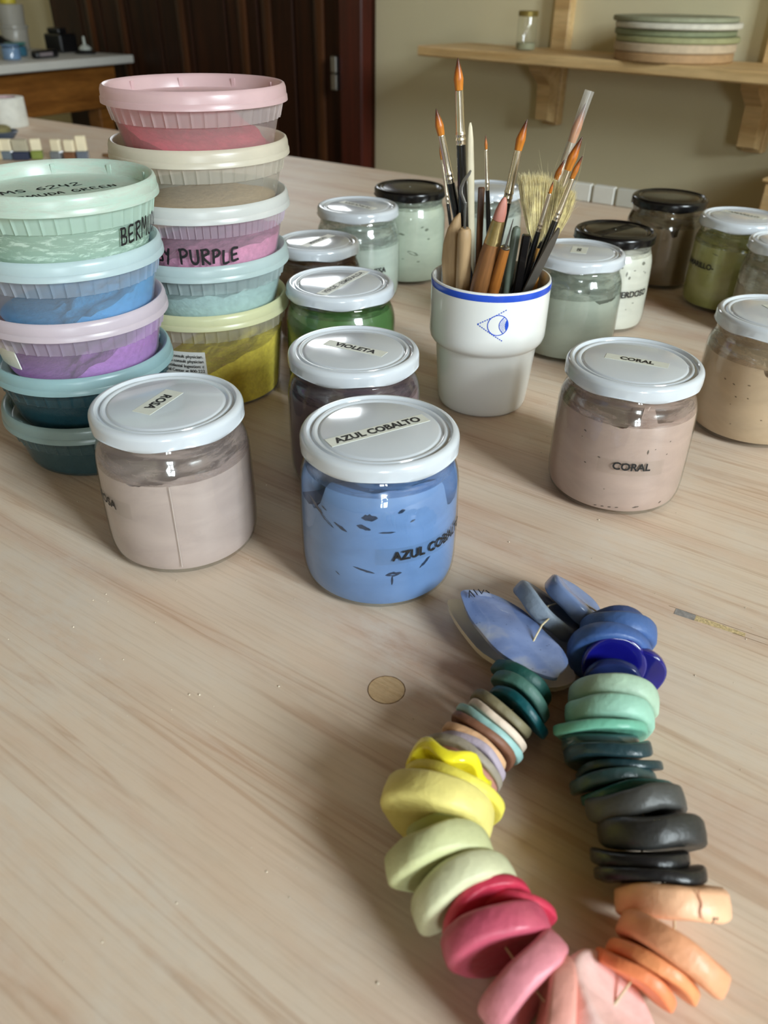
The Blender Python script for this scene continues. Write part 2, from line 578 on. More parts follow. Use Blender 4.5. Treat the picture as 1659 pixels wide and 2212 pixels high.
M_WALL = plain('olive_wall_paint', (218, 208, 174), 0.85, var=0.04, vscale=1.5, bump=0.12, bscale=60, spec=0.2)
M_CEIL = plain('ceiling_paint', (104, 78, 50), 0.8, var=0.1, vscale=1.0, spec=0.2)
M_FLOOR = wood('floor_boards', (92, 62, 40), (128, 92, 62), (2, 12, 12), 0.45)
M_TABLE = table_wood()
M_PINE = wood('shelf_pine', (196, 158, 105), (222, 190, 138), (3, 30, 30), 0.5, 0.15)
M_DOOR = wood('dark_varnished_door', (30, 13, 5), (62, 30, 13), (14, 14, 1.0), 0.5, 0.35, 0.2, spec=0.15)
M_DOORSHEEN = wood('door_sheen_wood', (50, 26, 11), (84, 48, 22), (14, 14, 1.0), 0.45, 0.3, 0.2, spec=0.25)  # lighter copy of the door wood; reflections on bevelled edges put into the colour
M_FRAME = wood('red_brown_frame', (52, 14, 8), (84, 26, 14), (14, 14, 1.0), 0.35, 0.25, 0.1)
M_APRON = wood('honey_wood', (104, 62, 22), (140, 90, 38), (4, 30, 30), 0.4, 0.2)
M_WHITE_TOP = plain('white_laminate', (186, 184, 176), 0.5, var=0.04, vscale=8)
M_GLASS = glass('jar_glass')
M_LIDW = plain('white_lid_enamel', (195, 201, 208), 0.17, var=0.015, vscale=30, spec=0.55, coat=0.4)
M_LIDK = plain('black_lid_enamel', (13, 12, 13), 0.22, var=0.1, vscale=30, spec=0.35)
M_INK = plain('black_ink', (22, 21, 22), 0.6, var=0.05)
M_INKS = plain('soft_marker_ink', (38, 38, 42), 0.6, var=0.3, vscale=500)
M_TAPE = plain('paper_tape', (208, 210, 200), 0.42, var=0.03, vscale=300, bump=0.1, bscale=900)
M_TAPEC = glass('clear_tape', (0.985, 0.985, 0.98), 0.022, 0.3, 0.25)
M_PORC = plain('white_porcelain', (228, 229, 226), 0.1, var=0.01, vscale=20, spec=0.5, coat=0.3)
M_BLUE = plain('cobalt_print', (44, 82, 196), 0.2, var=0.06, vscale=150)
M_BLACKH = plain('black_lacquer', (12, 12, 14), 0.18, var=0.1, coat=0.4)
M_FERR = plain('nickel_ferrule', (214, 204, 186), 0.2, metal=1.0, var=0.05, vscale=200)
M_FERRG = plain('brass_ferrule', (176, 156, 108), 0.3, metal=1.0, var=0.12, vscale=200)
M_STEEL = plain('tool_steel', (150, 150, 148), 0.28, metal=1.0, var=0.1)

def hair_mat():
    m, nt, out = new_mat('sable_hair')
    b = nt.nodes.new('ShaderNodeBsdfPrincipled')
    tc = nt.nodes.new('ShaderNodeTexCoord')
    sp = nt.nodes.new('ShaderNodeSeparateXYZ')
    nt.links.new(tc.outputs['Generated'], sp.inputs[0])
    r1 = ramp(nt, [(0.0, lin((202, 128, 40))), (0.55, lin((188, 104, 26))), (0.78, lin((104, 50, 22))), (1.0, lin((58, 30, 24)))])
    nt.links.new(sp.outputs[2], r1.inputs[0])
    mp = coords(nt, (900, 900, 30))
    n1 = noise_tex(nt, mp, 1.0, 3, 0.6)
    r2 = ramp(nt, [(0.3, (0.62, 0.55, 0.5)), (0.6, (1, 1, 1))])
    nt.links.new(n1.outputs[0], r2.inputs[0])
    c = mixc(nt, 1.0, r1.outputs[0], r2.outputs[0], 'MULTIPLY')
    nt.links.new(c, b.inputs['Base Color'])
    b.inputs['Roughness'].default_value = 0.35
    bp = nt.nodes.new('ShaderNodeBump'); bp.inputs['Strength'].default_value = 0.4; bp.inputs['Distance'].default_value = 0.0005
    nt.links.new(n1.outputs[0], bp.inputs['Height']); nt.links.new(bp.outputs[0], b.inputs['Normal'])
    nt.links.new(b.outputs[0], out.inputs[0])
    return m
M_HAIR = hair_mat()

# ------------------------------------------------------------------ the room
struct('floor', MB().box(LEFT_U - 0.1, RIGHT_U + 0.1, FRONT_V - 0.1, BACK_V + 0.1, FLOOR_Z - 0.06, FLOOR_Z), M_FLOOR, rotz=ROOM_ROT)
struct('ceiling', MB().box(LEFT_U - 0.1, RIGHT_U + 0.1, FRONT_V - 0.1, BACK_V + 0.1, CEIL_Z, CEIL_Z + 0.06), M_CEIL, rotz=ROOM_ROT)
struct('wall_back', MB().box(LEFT_U - 0.1, RIGHT_U + 0.1, BACK_V, BACK_V + 0.12, FLOOR_Z, CEIL_Z), M_WALL, rotz=ROOM_ROT)
struct('wall_left', MB().box(LEFT_U - 0.12, LEFT_U, FRONT_V, BACK_V, FLOOR_Z, CEIL_Z), M_WALL, rotz=ROOM_ROT)
struct('wall_front', MB().box(LEFT_U - 0.1, RIGHT_U + 0.1, FRONT_V - 0.12, FRONT_V, FLOOR_Z, CEIL_Z), M_WALL, rotz=ROOM_ROT)
wr = MB()
wr.box(RIGHT_U, RIGHT_U + 0.12, FRONT_V, WIN2_V0, FLOOR_Z, CEIL_Z)
wr.box(RIGHT_U, RIGHT_U + 0.12, WIN2_V1, WIN_V0, FLOOR_Z, CEIL_Z)
wr.box(RIGHT_U, RIGHT_U + 0.12, WIN_V1, BACK_V, FLOOR_Z, CEIL_Z)
for v0, v1, z0, z1 in ((WIN_V0, WIN_V1, WIN_Z0, WIN_Z1), (WIN2_V0, WIN2_V1, WIN2_Z0, WIN2_Z1)):
    wr.box(RIGHT_U, RIGHT_U + 0.12, v0, v1, FLOOR_Z, z0)
    wr.box(RIGHT_U, RIGHT_U + 0.12, v0, v1, z1, CEIL_Z)
struct('wall_right', wr, M_WALL, rotz=ROOM_ROT)
M_WINF = plain('window_frame_paint', (206, 204, 198), 0.5)
for n_, (V0, V1, Z0, Z1) in enumerate(((WIN_V0, WIN_V1, WIN_Z0, WIN_Z1), (WIN2_V0, WIN2_V1, WIN2_Z0, WIN2_Z1))):
    wf = MB()
    for v0, v1, z0, z1 in ((V0, V0 + 0.05, Z0, Z1), (V1 - 0.05, V1, Z0, Z1), (V0, V1, Z0, Z0 + 0.05), (V0, V1, Z1 - 0.05, Z1)):
        wf.box(RIGHT_U + 0.03, RIGHT_U + 0.09, v0, v1, z0, z1)
    w1 = struct('window_%d' % (n_ + 1), wf, M_WINF, rotz=ROOM_ROT)
    vm, zm = (V0 + V1) / 2, Z0 + (Z1 - Z0) * 0.6
    struct('mullion', MB().box(RIGHT_U + 0.04, RIGHT_U + 0.08, vm - 0.03, vm + 0.03, Z0 + 0.05, Z1 - 0.05), M_WINF, w1)
    struct('transom', MB().box(RIGHT_U + 0.045, RIGHT_U + 0.075, V0 + 0.05, V1 - 0.05, zm - 0.025, zm + 0.025), M_WINF, w1)
    struct('window_pane', MB().box(RIGHT_U + 0.055, RIGHT_U + 0.060, V0 + 0.05, V1 - 0.05, Z0 + 0.05, Z1 - 0.05), M_GLASS, w1)

# door of dark vertical boards on the back wall, with a daylit pane high up
DOOR_U0, DOOR_U1, DOOR_T = -3.70, -1.808, 1.35
d1 = struct('door_1', MB().box(DOOR_U0, DOOR_U1, BACK_V - 0.012, BACK_V - 0.001, FLOOR_Z, DOOR_T), M_DOOR, rotz=ROOM_ROT)
struct('door_frame', MB().box(-1.90, DOOR_U1, BACK_V - 0.055, BACK_V - 0.012, FLOOR_Z, DOOR_T, 0.004), M_FRAME, d1)
PANE = (-2.62, -1.97, 0.58, 0.98)
edges = [-3.70, -3.44, -3.27, -3.06, -2.86, -2.66, -2.46, -2.29, -2.12, -1.905]
for k in range(len(edges) - 1):
    a, b = edges[k] + 0.004, edges[k + 1] - 0.004
    if b > PANE[0] and a < PANE[1]:
        mbp = MB().box(a, b, BACK_V - 0.034, BACK_V - 0.012, FLOOR_Z, PANE[2] - 0.004, 0.004)
        mbp.box(a, b, BACK_V - 0.034, BACK_V - 0.012, PANE[3] + 0.004, DOOR_T, 0.004)
    else:
        mbp = MB().box(a, b, BACK_V - 0.034, BACK_V - 0.012, FLOOR_Z, DOOR_T, 0.004)
    struct('door_plank', mbp, M_DOOR, d1)
for u in (-3.36, -3.12, -2.72, -2.37, -2.245, -2.005):
    top = DOOR_T if not (PANE[0] < u < PANE[1]) else PANE[2] - 0.01
    mbp = MB().tube([(u, BACK_V - 0.034, FLOOR_Z), (u, BACK_V - 0.034, top)], 0.022, 14, flat=((0, 1, 0), 0.45))
    struct('door_sheen_batten', mbp, M_DOORSHEEN, d1, smooth=True)
M_PANE = emis('daylit_frosted_pane', (0.92, 0.97, 1.0), 10.0)
struct('window_pane', MB().box(PANE[0], PANE[1], BACK_V - 0.022, BACK_V - 0.016, PANE[2], PANE[3]), M_PANE, d1)
hg = MB().box(-1.925, -1.902, BACK_V - 0.066, BACK_V - 0.036, 0.066, 0.108, 0.002)
hg.box(-1.925, -1.902, BACK_V - 0.066, BACK_V - 0.036, 0.022, 0.064, 0.002)
struct('hinge', hg, M_STEEL, d1)

# ------------------------------------------------------------------ work table
TA = RAD(-34.5)
tab = thing('work_table', 'large pale pine work table with dusty plywood top', 'table', (0, 0, 0), TA)
A0, A1, B0, B1 = -2.15, 1.10, 0.027, 1.248
MB().box(A0, A1, B0, B1, -0.028, 0.0, 0.0015).build('table_top', M_TABLE, tab, smooth=False)
for a in (A0 + 0.10, A1 - 0.10):
    for b in (B0 + 0.10, B1 - 0.10):
        MB().box(a - 0.035, a + 0.035, b - 0.035, b + 0.035, FLOOR_Z, -0.028, 0.003).build('leg', M_PINE, tab, smooth=False)
for b in (B0 + 0.10, B1 - 0.10):
    MB().box(A0 + 0.14, A1 - 0.14, b - 0.012, b + 0.012, -0.12, -0.028, 0.002).build('apron', M_PINE, tab, smooth=False)
def to_tab(x, y):
    return (x * cos(TA) + y * sin(TA), -x * sin(TA) + y * cos(TA))
# boat-patch plug set in the ply, and a filled split along the grain
px, py = to_tab(0.0022, 0.2641)
M_PLUG = wood('plug_pine', (206, 172, 130), (220, 192, 150), (60, 700, 1), 0.5, 0.2)
M_GAP = plain('plug_gap', (120, 92, 62), 0.8, var=0.4, vscale=800)
pg = MB().lathe([(0.0086, 0.0), (0.0086, 0.00008), (0.0001, 0.0001)], 40).xf(Matrix.Translation((px, py, 0.0)))
o_plug = pg.build('wood_plug', M_PLUG, tab, label='round pine plug let into the table top')
pr = random.Random(5)
rg = MB().lathe([(0.0086, 0.00004), (0.0088, 0.00016), (0.0091, 0.00004)], 60, rad=lambda t, i: 0.00022 * noise.noise((cos(t) * 4, sin(t) * 4, i)), hgt=None)
rg.xf(Matrix.Translation((px, py, 0.0))).build('plug_edge', M_GAP, o_plug)
ax, ay = to_tab(0.1576, 0.3235)
bx, by = to_tab(0.195, 0.3015)
M_SPLIT = plain('split_filler', (198, 176, 132), 0.6, var=0.35, vscale=700, bump=0.5, bscale=900)
M_SPLITG = plain('split_filler_grey', (140, 136, 134), 0.5, var=0.3, vscale=400)
L = math.hypot(bx - ax, by - ay)
dxa, dya = (bx - ax) / L, (by - ay) / L
def strip(s0, s1, w0, w1, h):
    pts = []
    for s, w in ((s0, -w0), (s1, -w1), (s1, w1), (s0, w0)):
        pts.append((ax + dxa * s - dya * w, ay + dya * s + dxa * w))
    return MB().prism(pts, -0.0005, h)
strip(0.0, 0.0105, 0.0026, 0.0024, 0.00012).build('crack_filler', M_SPLITG, tab, smooth=False, label='grey filler in the split of the table top')
strip(0.0106, 0.036, 0.0023, 0.0014, 0.0001).build('crack_filler', M_SPLIT, tab, smooth=False, label='tan splintered filler in the split')
strip(-0.004, 0.07, 0.0001, 0.0001, 0.0001).xf(Matrix.Translation((-dya * 0.0027, dxa * 0.0027, 0))).build('crack_line', M_GAP, tab, smooth=False)
strip(0.03, 0.16, 0.0001, 0.0001, 0.0001).xf(Matrix.Translation((dya * 0.0018, -dxa * 0.0018, 0))).build('crack_line', M_GAP, tab, smooth=False)

# dry clay crumbs lying about
cr = MB()
rr = random.Random(11)
for k in range(420):
    x, y = rr.uniform(-0.22, 0.34), rr.uniform(0.10, 0.62)
    s = rr.choice((0.00018, 0.00025, 0.00035, 0.0005)) * rr.uniform(0.7, 1.3)
    vs = [(x + s * rr.uniform(.6, 1.4), y, s * .3), (x - s, y + s * .4, s * .3), (x, y + s * 1.2, s * .3), (x, y - s, s * .3), (x, y, s * 1.1), (x, y, 0)]
    cr.add(vs, [(0, 2, 4), (2, 1, 4), (1, 3, 4), (3, 0, 4), (2, 0, 5), (1, 2, 5), (3, 1, 5), (0, 3, 5)])
M_CRUMB = plain('dry_clay_crumb', (212, 200, 180), 0.9, var=0.15, vscale=90)
oc = cr.build('clay_crumbs', M_CRUMB, None, smooth=False)
oc['kind'] = 'stuff'
tag(oc, 'dry pale clay crumbs scattered over the work table', 'crumbs')

# ------------------------------------------------------------------ wall shelf
def roomthing(name, label, cat, group=None):
    return thing(name, label, cat, (0, 0, 0), ROOM_ROT, group)
def shelf_unit(zt, label, u1=-0.05):
    sh = roomthing('wall_shelf', label, 'shelf', 'pine wall shelves')
    MB().box(-1.457, u1, 1.546, BACK_V - 0.024, zt - 0.021, zt, 0.003).build('shelf_board', M_PINE, sh, smooth=False)
    for u in (-1.193, -0.702, -0.2):
        prof = [(BACK_V - 0.026, zt - 0.022), (BACK_V - 0.105, zt - 0.022), (BACK_V - 0.100, zt - 0.040), (BACK_V - 0.062, zt - 0.070), (BACK_V - 0.058, zt - 0.143), (BACK_V - 0.026, zt - 0.150)]
        vs = [(u + s * 0.017, v, z) for s in (-1, 1) for v, z in prof]
        n = len(prof)
        fs = [tuple(range(n)), tuple(range(2 * n - 1, n - 1, -1))] + [(k, n + k, n + (k + 1) % n, (k + 1) % n) for k in range(n)]
        MB().add(vs, fs).build('bracket', M_PINE, sh, smooth=False)
    return sh
s1 = shelf_unit(0.160, 'lower pine wall shelf carrying the round bats and small jar')
for u in (-1.193, -0.702, -0.2):
    MB().box(u - 0.021, u + 0.021, BACK_V - 0.024, BACK_V, 0.004, 1.15, 0.002).build('upright', M_PINE, s1, smooth=False)
s2 = shelf_unit(0.54, 'upper pine wall shelf fixed above the other one')

# stack of round plaster / wooden bats
bc = room(-0.868, 1.648)
bats = [(0.1115, 0.0150, (172, 138, 98), 'brown particle-board bat, lowest in the stack on the shelf', 0.004, -0.003),
        (0.1140, 0.0150, (190, 170, 142), 'speckled beige bat second from the bottom of the shelf stack', 0.002, 0.0),
        (0.1150, 0.0100, (152, 152, 110), 'olive green bat in the middle of the shelf stack', 0.004, 0.002),
        (0.1130, 0.0110, (128, 134, 102), 'dark green bat above the olive one in the stack', -0.003, 0.002),
        (0.1170, 0.0100, (206, 202, 186), 'white-edged bat second from the top of the stack', 0.003, -0.002),
        (0.1160, 0.0085, (146, 148, 122), 'thin grey-green bat topmost in the stack on the shelf', -0.006, 0.0)]
z = 0.1605
for r, h, c, lb, du, dv in bats:
    m = plain('bat_%d_%d_%d' % c, c, 0.7, var=0.12, vscale=60, bump=0.1)
    p = room(-0.868 + du, 1.648 + dv, z)
    o = MB().lathe([(0.001, 0), (r - 0.002, 0), (r, 0.002), (r, h - 0.002), (r - 0.002, h), (0.001, h)], 72, cap0=True, cap1=True).build('round_bat', m)
    o.location = p
    tag(o, lb, 'bat', 'round bats stacked on the shelf')
    z += h + 0.0006

def cyl_jar_simple(name, label, loc, r, h, lidcol, content, chh, group=None):
    t = thing(name, label, 'jar', loc, 0, group)
    MB().lathe([(r * 0.3, 0.0005), (r * 0.85, 0.0003), (r, 0.004), (r, h * 0.78), (r * 0.9, h * 0.86), (r * 0.88, h * 0.94)], 32).build('glass', M_GLASS, t)
    MB().lathe([(r * 0.2, 0.002), (r * 0.96, 0.002), (r * 0.96, chh), (0.001, chh)], 32, cap0=True).build('contents', content, t)
    MB().lathe([(r * 0.98, h * 0.86), (r * 1.0, h * 0.98), (r * 0.94, h), (0.001, h)], 32).build('lid', lidcol, t)
    return t
cyl_jar_simple('small_jar', 'small empty glass jar with gold lid standing on the shelf', tuple(room(-1.208, 1.63, 0.1602)), 0.0215, 0.073,
               plain('gold_lid', (150, 132, 74), 0.3, metal=0.7), plain('jar_sediment', (150, 148, 120), 0.7), 0.014)

# light wood cabinet at the right, its edge just in view
cb = roomthing('side_cabinet', 'light pine cabinet against the olive wall, only its edge in view', 'cabinet')
MB().box(-0.567, -0.08, 1.49, BACK_V - 0.006, FLOOR_Z, 0.0, 0.003).build('body', M_PINE, cb, smooth=False)
MB().box(-0.572, -0.075, 1.485, BACK_V - 0.006, 0.0, 0.006, 0.002).build('cabinet_top', M_PINE, cb, smooth=False)
for k in range(2):
    a = -0.56 + k * 0.24
    dr = MB().box(a, a + 0.232, 1.474, 1.49, FLOOR_Z + 0.06, -0.015, 0.002).build('door', M_PINE, cb, smooth=False)
    MB().tube([(a + 0.20 - 0.17 * k, 1.473, -0.2), (a + 0.20 - 0.17 * k, 1.455, -0.2)], 0.012, 14).build('knob', M_PINE, dr)

# ------------------------------------------------------------------ jars of coloured slip
def lid_profile(R, h):
    k = R / 0.0415
    return [(R - 0.0022, h - 0.0088), (R - 0.0006, h - 0.0094), (R + 0.0001, h - 0.0088), (R, h - 0.0075), (R, h - 0.0034), (R - 0.0003, h - 0.0020),
            (R - 0.0012, h - 0.0007), (R - 0.0026, h), (R - 0.0036 * k, h), (R - 0.0043 * k, h - 0.0007), (R - 0.0050 * k, h - 0.0020),
            (R - 0.0061 * k, h - 0.0021), (R - 0.0068 * k, h - 0.0009), (R - 0.0076 * k, h - 0.0007), (R - 0.0084 * k, h - 0.0011),
            (R - 0.0095 * k, h - 0.0019), (R - 0.0103 * k, h - 0.0011), (R - 0.0112 * k, h - 0.0008), (0.010, h - 0.0008), (0.0003, h - 0.0008)]

def jar_profile(R, h):
    k, q = R / 0.0415, h / 0.089
    P = [(0.0002, 0.0030), (0.026, 0.0026), (0.033, 0.0004), (0.0365, 0.0000), (0.0394, 0.0012), (0.0414, 0.0038), (0.0426, 0.0080), (0.0431, 0.0140),
         (0.0432, 0.030), (0.0430, 0.048), (0.0427, 0.060), (0.0421, 0.0645), (0.0409, 0.0685), (0.0395, 0.0715), (0.0388, 0.0735), (0.0386, 0.0760), (0.0392, 0.0775), (0.0386, 0.0790), (0.0384, 0.0855)]
    return [(r * k, z * q) for r, z in P]

def interp(P, z):
    for (r0, z0), (r1, z1) in zip(P, P[1:]):
        if z0 <= z <= z1 and z1 > z0:
            return r0 + (r1 - r0) * (z - z0) / (z1 - z0)
    return P[-1][0]

def leaf_patch(mb, r_at, t, z, w, hgt, tilt, seed, dr=0.00015):
    """small pointed flat patch set just proud of the slip surface"""
    rnd = random.Random(seed)
    n = 9
    top, bot = [], []
    for i in range(n):
        s = -1 + 2 * i / (n - 1)
        e = (1 - s * s) ** 0.8
        top.append((s * w / 2, e * hgt * rnd.uniform(0.35, 0.6) + tilt * s * w / 2))
        bot.append((s * w / 2, -e * hgt * rnd.uniform(0.3, 0.55) + tilt * s * w / 2))
    pts = top + bot[::-1][1:-1]
    vs = []
    for x, y in pts:
        zz = z + y
        r = r_at(zz) + dr
        vs.append((r * cos(t + x / r), r * sin(t + x / r), zz))
    mb.add(vs, [tuple(range(len(vs) - 1, -1, -1))])

JAR_GROUP = 'glass jars of coloured slip on the work table'
def slip_jar(label, x, y, R, h, lidmat, col, level=0.069, wob=0.003, seed=1, rough=0.4, dent=()):
    t = thing('slip_jar', label, 'jar', (x, y, 0.0001), 0, JAR_GROUP)
    P = jar_profile(R, h)
    MB().lathe(P, 72).build('glass', M_GLASS, t)
    k, q = R / 0.0415, h / 0.089
    # contents follow the inside of the glass up to an uneven tide line
    outer = [p for p in P[4:]]
    def r_in(z):
        return interp([(0.036 * k, 0.002)] + outer, z) - 0.0008
    lv = level * q
    def top(tht):
        e = wob * (noise.noise((cos(tht) * 1.3 + seed, sin(tht) * 1.3, seed * 0.7)) * 1.6 + 0.5 * noise.noise((cos(tht) * 4 + seed, sin(tht) * 4, 3.1)))
        for (tc, wd, dp) in dent:
            d = (tht - tc + pi) % (2 * pi) - pi
            q_ = max(0.0, min(1.0, (1.35 + 0.25 * noise.noise((d * 9, seed, 1)) - abs(d) / wd) * 1.6)); e -= dp * q_ * q_ * (3 - 2 * q_) * (1 + 0.25 * noise.noise((d * 14, seed, 4)))
        return e
    nz = 22
    seg = 144
    vs, fs = [], []
    for i in range(nz + 1):
        for s in range(seg):
            th = 2 * pi * s / seg
            zt = min(lv + top(th), 0.079 * q)
            z_ = 0.0046 + (zt - 0.0046) * i / nz
            r = r_in(z_)
            vs.append((r * cos(th), r * sin(th), z_))
    for i in range(nz):
        for s in range(seg):
            s2_ = (s + 1) % seg
            fs.append((i * seg + s, i * seg + s2_, (i + 1) * seg + s2_, (i + 1) * seg + s))
    fs.append(tuple(range(seg - 1, -1, -1)))
    base = nz * seg
    for j, (fr, dz) in enumerate(((0.96, -0.001), (0.8, -0.004), (0.4, -0.006))):
        o_ = len(vs)
        for s in range(seg):
            th = 2 * pi * s / seg
            zt = min(lv + top(th), 0.079 * q)
            zz = zt + dz + (lv - zt) * (1 - fr)
            r = r_in(zt) * fr
            vs.append((r * cos(th), r * sin(th), zz))
        for s in range(seg):
            s2_ = (s + 1) % seg
            fs.append((base + s, base + s2_, o_ + s2_, o_ + s))
        base = o_
    fs.append(tuple(base + s for s in range(seg)))
    sm = slip_mat('slip_%d_%d_%d' % col, col, rough)
    MB().add(vs, fs).build('slip', sm, t)
    fm = plastic('film_%d_%d_%d' % col, col, 0.30, col, 0.25, rough=0.15, dust_scale=70)
    zf0 = lv - 0.003
    fp = [(interp(P[4:], zz) - 0.0005, zz) for zz in [zf0 + (0.081 * q - zf0) * k_ / 10 for k_ in range(11)]]
    MB().lathe(fp, 72).build('slip_smear', fm, t)
    lugs = 6
    prof = lid_profile(R, h)
    lid = MB().lathe(prof, 96, rad=lambda tht, i: (0.0005 * cos(lugs * tht + seed) if i < 3 else 0), hgt=lambda tht, i: (0.0008 * cos(lugs * tht + seed) if i < 3 else 0)).build('lid', lidmat, t)
    return t, lid, r_in, P

def lid_tape(lid, s, ang_deg, size, h, length, width, off=(0, 0), bold=0.04, ink=None, wid=1.0):
    a = RAD(ang_deg)
    c, n = cos(a), sin(a)
    m = Matrix.Translation((off[0], off[1], 0)) @ Matrix.Rotation(a, 4, 'Z')
    MB().box(-length / 2, length / 2, -width / 2, width / 2, h - 0.00078, h - 0.0006).xf(m).build('tape', M_TAPE, lid, smooth=False)
    if s:
        text_flat(s, size, off[0], off[1], h - 0.00052, a, ink or M_INK, lid, bold, wid=wid)

# AZUL COBALTO
j, lid, r_in, P = slip_jar('jar of cobalt blue slip with AZUL COBALTO on its white lid', -0.0027, 0.3618, 0.0415, 0.089, M_LIDW, (104, 136, 186), 0.0735, 0.002, 3,
                           dent=((RAD(-152), 0.30, 0.017), (RAD(-22), 0.20, 0.016)))
lid_tape(lid, 'AZUL COBALTO', 30.7, 0.0073, 0.089, 0.058, 0.0085, off=(-0.0006, -0.0017), bold=0.042, wid=0.92)
sl = patch_round(0.0432, RAD(-92), RAD(0), 0.0325, 0.0425, M_TAPEC, j, 'side_label', 24)
text_round('AZUL COBALTO', 0.0078, 0.0433, RAD(-80), 0.0372, M_INK, sl, 0.028, wid=0.92, align='LEFT')
M_POCKSHADE = plain('blue_pocket_shade', (42, 58, 84), 0.3, var=0.35, vscale=500)  # shade inside the slip's air pockets, painted as flat dark patches
for i, (td, zz, w, hh, ti) in enumerate([(-96, .0605, .0085, .0040, .05), (-74, .0635, .004, .002, .3), (-100, .0545, .0075, .0030, -.25), (-84, .0520, .009, .0012, .0),
                                         (-117, .0520, .008, .0022, -.45), (-140, .0585, .012, .003, -.5), (-129, .0530, .010, .0018, -.6), (-100, .0280, .012, .0016, -.25),
                                         (-79, .0255, .009, .0030, .08), (-55, .0285, .007, .0026, .7), (-80, .0215, .0012, .007, .2), (-66, .0570, .003, .0012, .3), (-120, .022, .003, .0008, -.6), (-131, .0595, .004, .001, -.4)]):
    mb = MB()
    leaf_patch(mb, r_in, RAD(td), zz, w, hh, ti, 40 + i)
    mb.build('pocket_shade', M_POCKSHADE, j, smooth=False)

# ROSA
j, lid, r_in, P = slip_jar('jar of greyish pink slip with ROSA on its white lid', -0.1196, 0.3892, 0.0415, 0.089, M_LIDW, (176, 158, 153), 0.063, 0.0025, 7,
                           dent=((RAD(-96), 0.30, 0.003),))
lid_tape(lid, 'ROSA', -113, 0.0072, 0.089, 0.030, 0.0115, off=(-0.0045, 0.0005), bold=0.042)
sl = patch_round(0.0430, RAD(-165), RAD(-112), 0.0375, 0.0475, M_TAPEC, j, 'side_label')
text_round('ROSA', 0.0072, 0.0431, RAD(-139), 0.0428, M_INK, sl, 0.028)
MB().tube([(0.0434 * cos(RAD(-80)), 0.0434 * sin(RAD(-80)), zz) for zz in (0.008, 0.03, 0.05, 0.0605)], 0.0004, 6).build('mould_seam', plastic('seam_glass', (226, 214, 208), 0.45), j)

# CORAL
j, lid, r_in, P = slip_jar('jar of pinkish coral slip with CORAL on its white lid', 0.1531, 0.4537, 0.0415, 0.089, M_LIDW, (180, 155, 145), 0.0665, 0.0018, 12,
                           dent=((RAD(-125), 0.40, 0.0035), (RAD(-88), 0.10, -0.012), (RAD(-60), 0.18, 0.001)))
lid_tape(lid, 'CORAL', -24.2, 0.0062, 0.089, 0.038, 0.0080, off=(0.0012, 0.0008), bold=0.042)
sl = patch_round(0.0432, RAD(-122), RAD(-68), 0.0320, 0.0420, M_TAPEC, j, 'side_label')
text_round('CORAL', 0.0070, 0.0433, RAD(-95), 0.0378, M_INK, sl, 0.028)
def specks(j, r_in, items, col, seed, name='specks'):
    mb = MB()
    for i, (td, zz, w, hh, ti) in enumerate(items):
        leaf_patch(mb, r_in, RAD(td), zz, w, hh, ti, seed + i)
    o = mb.build(name, plain('speck_%d_%d_%d' % col, col, 0.6, var=0.2), j, smooth=False)
    o['kind'] = 'stuff'
rs = random.Random(3)
specks(j, r_in, [(-84, .048, .0012, .003, .1), (-65, .0535, .0012, .0008, .4), (-138, .055, .002, .001, -.3), (-122, .041, .0018, .0009, -.3), (-133, .0345, .0016, .001, -.2), (-66, .045, .0014, .0007, .3),
                 (-140, .0505, .001, .0006, 0), (-78, .0495, .001, .0006, .3), (-113, .020, .001, .0006, 0), (-80, .0355, .0018, .0008, .5)] +
       [(-118 + 6 * i, .0065 + .0004 * i, .0022, .0009, .2) for i in range(4)] + [(-84, .0085, .0045, .0012, .2), (-60, .009, .002, .0015, .5)], (92, 78, 70), 80)

# VIOLETA
j, lid, r_in, P = slip_jar('jar of dull violet slip with VIOLETA on its white lid', -0.0204, 0.4682, 0.0415, 0.089, M_LIDW, (116, 98, 106), 0.067, 0.003, 21)
lid_tape(lid, 'VIOLETA', -27.3, 0.0072, 0.089, 0.042, 0.0085, off=(0.0010, 0.0008), bold=0.042)

# VERDE ESMERALDA
j, lid, r_in, P = slip_jar('jar of emerald green slip behind the VIOLETA jar', -0.0359, 0.6010, 0.0415, 0.089, M_LIDW, (74, 112, 60), 0.074, 0.003, 31)
lid_tape(lid, 'VERDE - ESMERALDA', 62, 0.0062, 0.089, 0.066, 0.0085, off=(0.0030, -0.0008), bold=0.02, ink=M_INKS)

# brown slip, shiny lid
j, lid, r_in, P = slip_jar('jar of dark brown slip between the tub stack and emerald jar', -0.0622, 0.7198, 0.0375, 0.0883, M_LIDW, (104, 74, 58), 0.070, 0.004, 35)
lid_tape(lid, 'MARRON', 60, 0.0060, 0.0883, 0.044, 0.008, bold=0.02, ink=M_INKS)

# TURQUESA
j, lid, r_in, P = slip_jar('jar of pale turquoise slip with TURQUESA on its white lid', -0.0304, 0.8405, 0.0415, 0.0917, M_LIDW, (182, 193, 184), 0.058, 0.001, 38)
lid_tape(lid, 'TURQUESA', 138.3, 0.0072, 0.0917, 0.046, 0.009, bold=0.03, ink=M_INKS)
sl = patch_round(0.0433, RAD(-95), RAD(-50), 0.030, 0.041, M_TAPEC, j, 'side_label')
text_round('TURQUESA', 0.0075, 0.0434, RAD(-73), 0.0355, M_INKS, sl, 0.02)

